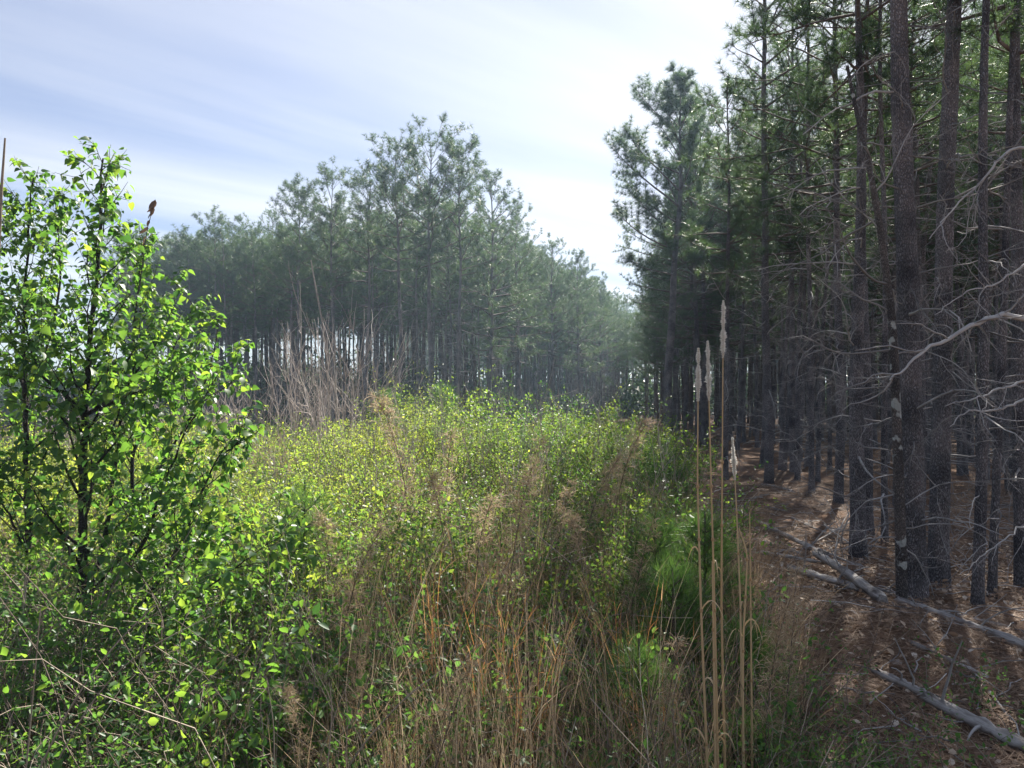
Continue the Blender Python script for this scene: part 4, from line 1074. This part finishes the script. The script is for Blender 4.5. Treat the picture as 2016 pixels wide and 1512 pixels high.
for i, (px, Y, h, n, lab) in enumerate([(560, 14.5, 1.9, 9, 'leafless reddish shrub left of the tallest bare stems'), (610, 15, 2.2, 11, 'leafless shrub in the middle of the bare clump'),
        (655, 14, 2.6, 10, 'tallest leafless shrub with pale upright stems before the pine stand'), (690, 13.2, 2.3, 7, 'leafless shrub with dark stem at the left shoulder of the thicket'),
        (525, 13.5, 1.5, 8, 'low leafless shrub right of the green sapling leaves'), (440, 15, 1.9, 9, 'leafless shrub half behind the broadleaf saplings'),
        (360, 14, 1.7, 10, 'leafless grey shrub seen through the sapling leaves'), (290, 13, 1.6, 9, 'pale leafless shrub behind the dark sapling trunk'),
        (735, 17, 2.3, 7, 'leafless shrub farther back between the bare clump and the thicket'), (600, 17, 2.4, 8, 'leafless shrub farther back behind the bare clump'), (120, 13, 1.5, 9, 'leafless shrub behind the saplings near the left border')]):
    bare_shrub(px, Y - 1.2, h, lab, 850 + i, int(n * 1.6))

# ------------------------------------------------------------------ logs, boughs and stones on the floor
def log(p0, p1, r0, r1, label, seed, name='fallen_log', bend=.03, stubs=3, lift=(.0, .0), S=22, kinks=None):
    """p0, p1: ground points (x, y); the log lies along local x"""
    rs = RS(seed); a = np.array([*p0, float(gh(*p0)) + r0 * .7 + .03 + lift[0]]); c = np.array([*p1, float(gh(*p1)) + r1 * .7 + .03 + lift[1]])
    d = c - a; L = np.linalg.norm(d); yaw = math.atan2(d[1], d[0]); pit = -math.asin(d[2] / L)
    o = thing(name, label, 'log' if name == 'fallen_log' else 'branch', tuple(a), (0, pit, yaw))
    u = np.linspace(0, 1, S); ph = rs.rand(2) * 6
    P = np.stack([u * L, bend * L * (np.sin(u * 3.2 + ph[0]) - np.sin(ph[0]) * (1 - u) - math.sin(3.2 + ph[0]) * u), .012 * L * (np.sin(u * 5 + ph[1]) - math.sin(ph[1])) * u * (1 - u)], -1)
    r0 *= .6; r1 *= .6; rad = np.linspace(r0, r1, S) * (1 + .13 * rs.normal(size=S)); bend *= 1.5; sides = 12
    mb = MB(); th = np.arange(sides) * 2 * PI / sides
    RR = rad[:, None] * (1 + .09 * np.sin(th * 3 + ph[0])[None] + .05 * rs.normal(size=(S, sides)))
    V = P[:, None] + np.stack([0 * RR, RR * np.cos(th)[None], RR * np.sin(th)[None]], -1)
    V[0, :, 0] += .03 * rs.normal(size=sides); V[-1, :, 0] += .03 * rs.normal(size=sides)
    s, j = np.meshgrid(np.arange(S - 1), np.arange(sides), indexing='ij'); j2 = (j + 1) % sides
    q = np.stack([s * sides + j, s * sides + j2, (s + 1) * sides + j2, (s + 1) * sides + j], -1).reshape(-1, 4)
    mb.add(V, q); mb.add(V[0], np.arange(sides)[None, ::-1]); mb.add(V[-1], np.arange(sides)[None])
    mb.build('trunk' if name == 'fallen_log' else 'limb', [M_LOG], o, True)
    for k in range(stubs):
        i = rs.randint(2, S - 2); az = rs.uniform(-1.4, 1.4)
        Q = curve_pts(P[i], (rs.uniform(.1, .8), math.sin(az), abs(math.cos(az)) + .1), rs.uniform(.08, .5), 6, rs, .04, .15)
        m2 = MB(); tubes(m2, Q, max(.004, rad[i] * .3) * np.linspace(1, .35, 6), 5, 0, .7); m2.build('branch_stub', [M_DEAD], o, True)
def g(px, py):
    Y = CAMZ * F / (py - HY); return ((px - CX) / F * Y, Y)
log(g(1445, 1022), g(1628, 1112), .028, .050, 'long pale pole lying from the young pines toward the stick heap', 901, bend=.02)
log(g(1606, 1132), g(1735, 1222), .055, .075, 'short thick bleached log lying across the dark one', 902, bend=.02, lift=(.09, .0))
log(g(1556, 1142), g(1705, 1190), .06, .05, 'dark weathered log underneath the bleached crossing one', 903, bend=.015)
log(g(1765, 1212), g(2080, 1335), .045, .065, 'long pale log running from the thick pines to the right border', 904, bend=.02, stubs=4)
log(g(1732, 1345), g(1838, 1388), .042, .045, 'split pale log piece in the lower right corner, upper of two', 905, bend=.015, stubs=2)
log(g(1822, 1386), g(2090, 1520), .05, .06, 'pale log at the lower right corner continuing below the split piece', 906, bend=.015, stubs=3)
log(g(1800, 1302), g(1935, 1352), .026, .022, 'dark fallen bough between the two pale logs', 907, 'fallen_branch', stubs=2)
log(g(1480, 1110), g(1620, 1128), .022, .03, 'dark bough lying left of the stick heap under the young pines', 908, 'fallen_branch', stubs=3)
log(g(1560, 1040), g(1625, 1068), .016, .02, 'thin bough on the sunlit straw above the stick heap', 909, 'fallen_branch', stubs=3)
log(g(1500, 970), g(1560, 985), .03, .03, 'dark bough at the top of the sunlit straw patch', 910, 'fallen_branch', stubs=2)
log(g(1690, 1170), g(1790, 1200), .03, .02, 'grey bough lying at the foot of the thickest pine', 911, 'fallen_branch', stubs=3)
log(g(1850, 1235), g(1990, 1262), .03, .02, 'dark bough half sunk in straw behind the long pale log', 912, 'fallen_branch', stubs=2)
log(g(1600, 1085), g(1700, 1062), .014, .01, 'grey stick crossing the heap beside the straight pine', 913, 'fallen_branch', stubs=4, lift=(.02, .16))
log(g(1612, 1105), g(1688, 1130), .016, .01, 'grey stick along the front of the heap', 914, 'fallen_branch', stubs=4, lift=(.06, .02))
log(g(1640, 1120), g(1672, 1070), .014, .009, 'grey stick standing highest in the heap', 915, 'fallen_branch', stubs=4, lift=(.0, .25))
log(g(1622, 1068), g(1712, 1108), .012, .009, 'thin grey stick slanting behind the heap', 916, 'fallen_branch', stubs=4, lift=(.1, .02))
log(g(1630, 1096), g(1745, 1094), .011, .008, 'longest thin stick pointing right out of the heap', 917, 'fallen_branch', stubs=3, lift=(.12, .05))
log(g(1905, 1330), g(1990, 1420), .012, .010, 'thin grey stick between the pale logs at the right border', 918, 'fallen_branch', stubs=2)
log(g(1880, 1350), g(1790, 1260), .010, .008, 'thin stick on litter below the long pale log', 919, 'fallen_branch', stubs=2)

def stone(px, py, r, label, seed):
    rs = RS(seed); x, y = g(px, py)
    mb = MB(); n, m = 9, 12; V = []
    for i in range(n):
        t = PI * i / (n - 1)
        for j in range(m):
            p = 2 * PI * j / m; v = Vector((math.sin(t) * math.cos(p), math.sin(t) * math.sin(p), math.cos(t)))
            k = 1 + .35 * mnoise.noise(v * 1.7 + Vector((seed, 0, 0)))
            V.append((v.x * r * 1.3 * k, v.y * r * k, v.z * r * .6 * k))
    i, j = np.meshgrid(np.arange(n - 1), np.arange(m), indexing='ij'); j2 = (j + 1) % m
    mb.add(np.array(V), np.stack([i * m + j, (i + 1) * m + j, (i + 1) * m + j2, i * m + j2], -1).reshape(-1, 4), 0, .6)
    o = mb.build('stone', [M_STONE], None, False); o.location = (x, y, float(gh(x, y)) + r * .4); tag(o, label, 'stone')
stone(1588, 1052, .035, 'pale stone on the straw just above the stick heap', 1)
stone(1640, 1062, .028, 'small pale stone by the top of the stick heap', 2)
stone(1765, 1318, .03, 'pale stone on sunlit litter between the logs', 3)
stone(1505, 1085, .025, 'small pale stone under the long pole', 4)
stone(1850, 1238, .035, 'grey stone beside the long pale log', 5)

# pale leaning stalks lower left
def leaning_stalk(pts, Y, r, label, seed):
    rs = RS(seed); W = np.array([at(px, py, Y + dy) for px, py, dy in pts]); b = W[0].copy(); W -= b; S = 34; u = np.linspace(0, len(W) - 1, S)
    P = np.stack([np.interp(u, np.arange(len(W)), W[:, i]) for i in range(3)], -1)
    for _ in range(14): P[1:-1] = .25 * P[:-2] + .5 * P[1:-1] + .25 * P[2:]
    mb = MB(); tubes(mb, P, r * np.linspace(1, .4, S), 6, 0, .7); o = mb.build('dead_stalk', [M_STEM], None, True); o.location = tuple(b)
    tag(o, label, 'weed stalk', 'bare dead stalks')
leaning_stalk([(34, 1862, 0), (40, 1640, 0), (62, 1400, 0), (80, 1198, 0)], 2.4, .004, 'pale upright dead stalk in front of the saplings near the left border', 1)
leaning_stalk([(-60, 1820, 0), (20, 1640, 0), (130, 1400, 0), (210, 1285, 0), (305, 1190, .1)], 2.5, .0045, 'long pale dead stalk leaning right in front of the saplings', 2)
leaning_stalk([(-20, 1780, 0), (60, 1600, 0), (170, 1390, 0), (260, 1290, 0), (420, 1210, .1)], 2.6, .0035, 'second leaning dead stalk, lower and flatter than the long one', 3)
leaning_stalk([(634, 1820, 0), (640, 1560, 0), (655, 1400, 0), (648, 1342, 0)], 2.5, .003, 'short pale dead stalk in the low shaded brush', 4)
leaning_stalk([(544, 1820, 0), (540, 1560, 0), (540, 1430, 0), (525, 1335, 0)], 2.5, .003, 'thin crooked dead stalk in the low vines', 5)
leaning_stalk([(1125, 1110, 0), (1065, 1060, 0), (1022, 1022, 0)], 4.6, .005, 'white straight dead stalk lying across the dark weeds', 6)
leaning_stalk([(560, 1743, 0), (700, 1480, 0), (800, 1370, 0), (870, 1320, .1)], 2.7, .004, 'grey dead stalk leaning right under the nodding weed head', 7)
leaning_stalk([(-30, 1440, 0), (-18, 900, 0), (1, 400, 0), (6, 330, 0), (10, 272, 0)], 3.9, .012, 'dark bare twig tip rising at the left border against the sky', 8)

leaning_stalk([(676, 888, 0), (655, 740, 0), (636, 640, 0), (622, 570, 0), (612, 512, 0)], 27, .05, 'thin pale dead pole leaning left in front of the dark stand, above the bare shrubs', 9)
# ------------------------------------------------------------------ air
def haze():
    m, nt, N, L = new_mat('haze_air')
    v = N.new('ShaderNodeVolumePrincipled'); v.inputs['Color'].default_value = (.55, .76, 1, 1)
    v.inputs['Density'].default_value = HAZE; v.inputs['Anisotropy'].default_value = .35
    o = N.new('ShaderNodeOutputMaterial'); L.new(v.outputs[0], o.inputs['Volume'])
    mb = MB(); x0, x1, y0, y1, z0, z1 = -620, 620, -640, 660, -1.4, 15.2
    V = [(x, y, z) for x in (x0, x1) for y in (y0, y1) for z in (z0, z1)]
    mb.add(V, np.array([[0, 1, 3, 2], [4, 6, 7, 5], [0, 4, 5, 1], [2, 3, 7, 6], [0, 2, 6, 4], [1, 5, 7, 3]]))
    o = mb.build('haze', [m]); tag(o, 'thin blue air between the trees', None, None, 'stuff')
HAZE = 0.0012
haze()

# ------------------------------------------------------------------ light
SUN_AZ, SUN_EL = math.radians(27), math.radians(40)
sd = bpy.data.lights.new('sun', 'SUN'); sd.energy = 5.0; sd.angle = math.radians(.5); sd.color = (1, .94, .84)
so = bpy.data.objects.new('sun', sd); COL.objects.link(so)
dirv = Vector((math.sin(SUN_AZ) * math.cos(SUN_EL), math.cos(SUN_AZ) * math.cos(SUN_EL), math.sin(SUN_EL)))
so.rotation_euler = dirv.to_track_quat('Z', 'Y').to_euler(); so.location = dirv * 60

w = bpy.data.worlds.new('World'); scn.world = w; w.use_nodes = True
N = w.node_tree.nodes; L = w.node_tree.links; N.clear()
sky = N.new('ShaderNodeTexSky'); sky.sky_type = 'NISHITA'; sky.sun_disc = False
sky.sun_elevation = SUN_EL; sky.sun_rotation = SUN_AZ; sky.air_density = 1.0; sky.dust_density = .8; sky.ozone_density = 4.0
tc = N.new('ShaderNodeTexCoord')
# thin cirrus: noise on a high flat layer, drawn out in streaks
sep = N.new('ShaderNodeSeparateXYZ'); L.new(tc.outputs['Generated'], sep.inputs[0])
mxz = N.new('ShaderNodeMath'); mxz.operation = 'MAXIMUM'; mxz.inputs[1].default_value = .06; L.new(sep.outputs[2], mxz.inputs[0])
def div(s):
    d = N.new('ShaderNodeMath'); d.operation = 'DIVIDE'; L.new(sep.outputs[s], d.inputs[0]); L.new(mxz.outputs[0], d.inputs[1]); return d
cb = N.new('ShaderNodeCombineXYZ'); L.new(div(0).outputs[0], cb.inputs[0]); L.new(div(1).outputs[0], cb.inputs[1])
m0 = N.new('ShaderNodeMapping'); m0.inputs['Rotation'].default_value = (0, 0, math.radians(-42)); L.new(cb.outputs[0], m0.inputs[0])
mp = N.new('ShaderNodeMapping'); mp.inputs['Scale'].default_value = (.30, 1.25, 1); mp.inputs['Location'].default_value = (3.1, .4, 0)
L.new(m0.outputs[0], mp.inputs[0])
nz = N.new('ShaderNodeTexNoise'); nz.inputs['Scale'].default_value = .9; nz.inputs['Detail'].default_value = 6; nz.inputs['Roughness'].default_value = .5; nz.inputs['Distortion'].default_value = .3
L.new(mp.outputs[0], nz.inputs['Vector'])
cr = ramp(N, [(.34, (.02, .02, .02)), (.5, (.4, .4, .4)), (.68, (.85, .85, .85))]); L.new(nz.outputs['Fac'], cr.inputs[0])
# cloud brightness follows the sky behind it, lifted and whitened
h2 = N.new('ShaderNodeHueSaturation'); h2.inputs['Hue'].default_value = .51; h2.inputs['Saturation'].default_value = .80; h2.inputs['Value'].default_value = .95; L.new(sky.outputs[0], h2.inputs['Color'])
hs = N.new('ShaderNodeHueSaturation'); hs.inputs['Saturation'].default_value = .34; hs.inputs['Value'].default_value = 1.6; L.new(h2.outputs[0], hs.inputs['Color'])
mx = N.new('ShaderNodeMixRGB'); L.new(cr.outputs[0], mx.inputs[0]); L.new(h2.outputs[0], mx.inputs[1]); L.new(hs.outputs[0], mx.inputs[2])
bw = N.new('ShaderNodeRGBToBW'); L.new(mx.outputs[0], bw.inputs[0])
dn = N.new('ShaderNodeMath'); dn.operation = 'MULTIPLY_ADD'; dn.inputs[1].default_value = .08; dn.inputs[2].default_value = 1; L.new(bw.outputs[0], dn.inputs[0])
iv = N.new('ShaderNodeMath'); iv.operation = 'DIVIDE'; iv.inputs[0].default_value = 1; L.new(dn.outputs[0], iv.inputs[1])
sc_ = N.new('ShaderNodeVectorMath'); sc_.operation = 'SCALE'; L.new(mx.outputs[0], sc_.inputs[0]); L.new(iv.outputs[0], sc_.inputs['Scale'])
bg = N.new('ShaderNodeBackground'); bg.inputs['Strength'].default_value = .058; L.new(sc_.outputs[0], bg.inputs['Color'])
ow = N.new('ShaderNodeOutputWorld'); L.new(bg.outputs[0], ow.inputs[0])

# ------------------------------------------------------------------ camera
cd = bpy.data.cameras.new('camera'); cam = bpy.data.objects.new('camera', cd); COL.objects.link(cam)
cam.location = (0, 0, CAMZ); cam.rotation_euler = (PI / 2, 0, 0)
cd.sensor_width = 36; cd.lens = F / 2016 * 36; cd.shift_y = (HY - 756) / 2016; cd.clip_start = .05; cd.clip_end = 2000
scn.camera = cam
scn.view_settings.view_transform = 'Standard'; scn.view_settings.look = 'None'; scn.view_settings.exposure = 1.75; scn.view_settings.gamma = 1
scn.cycles.use_denoising = True
scn.cycles.max_bounces = 8; scn.cycles.diffuse_bounces = 4; scn.cycles.transmission_bounces = 5; scn.cycles.volume_bounces = 0
scn.cycles.use_light_tree = True
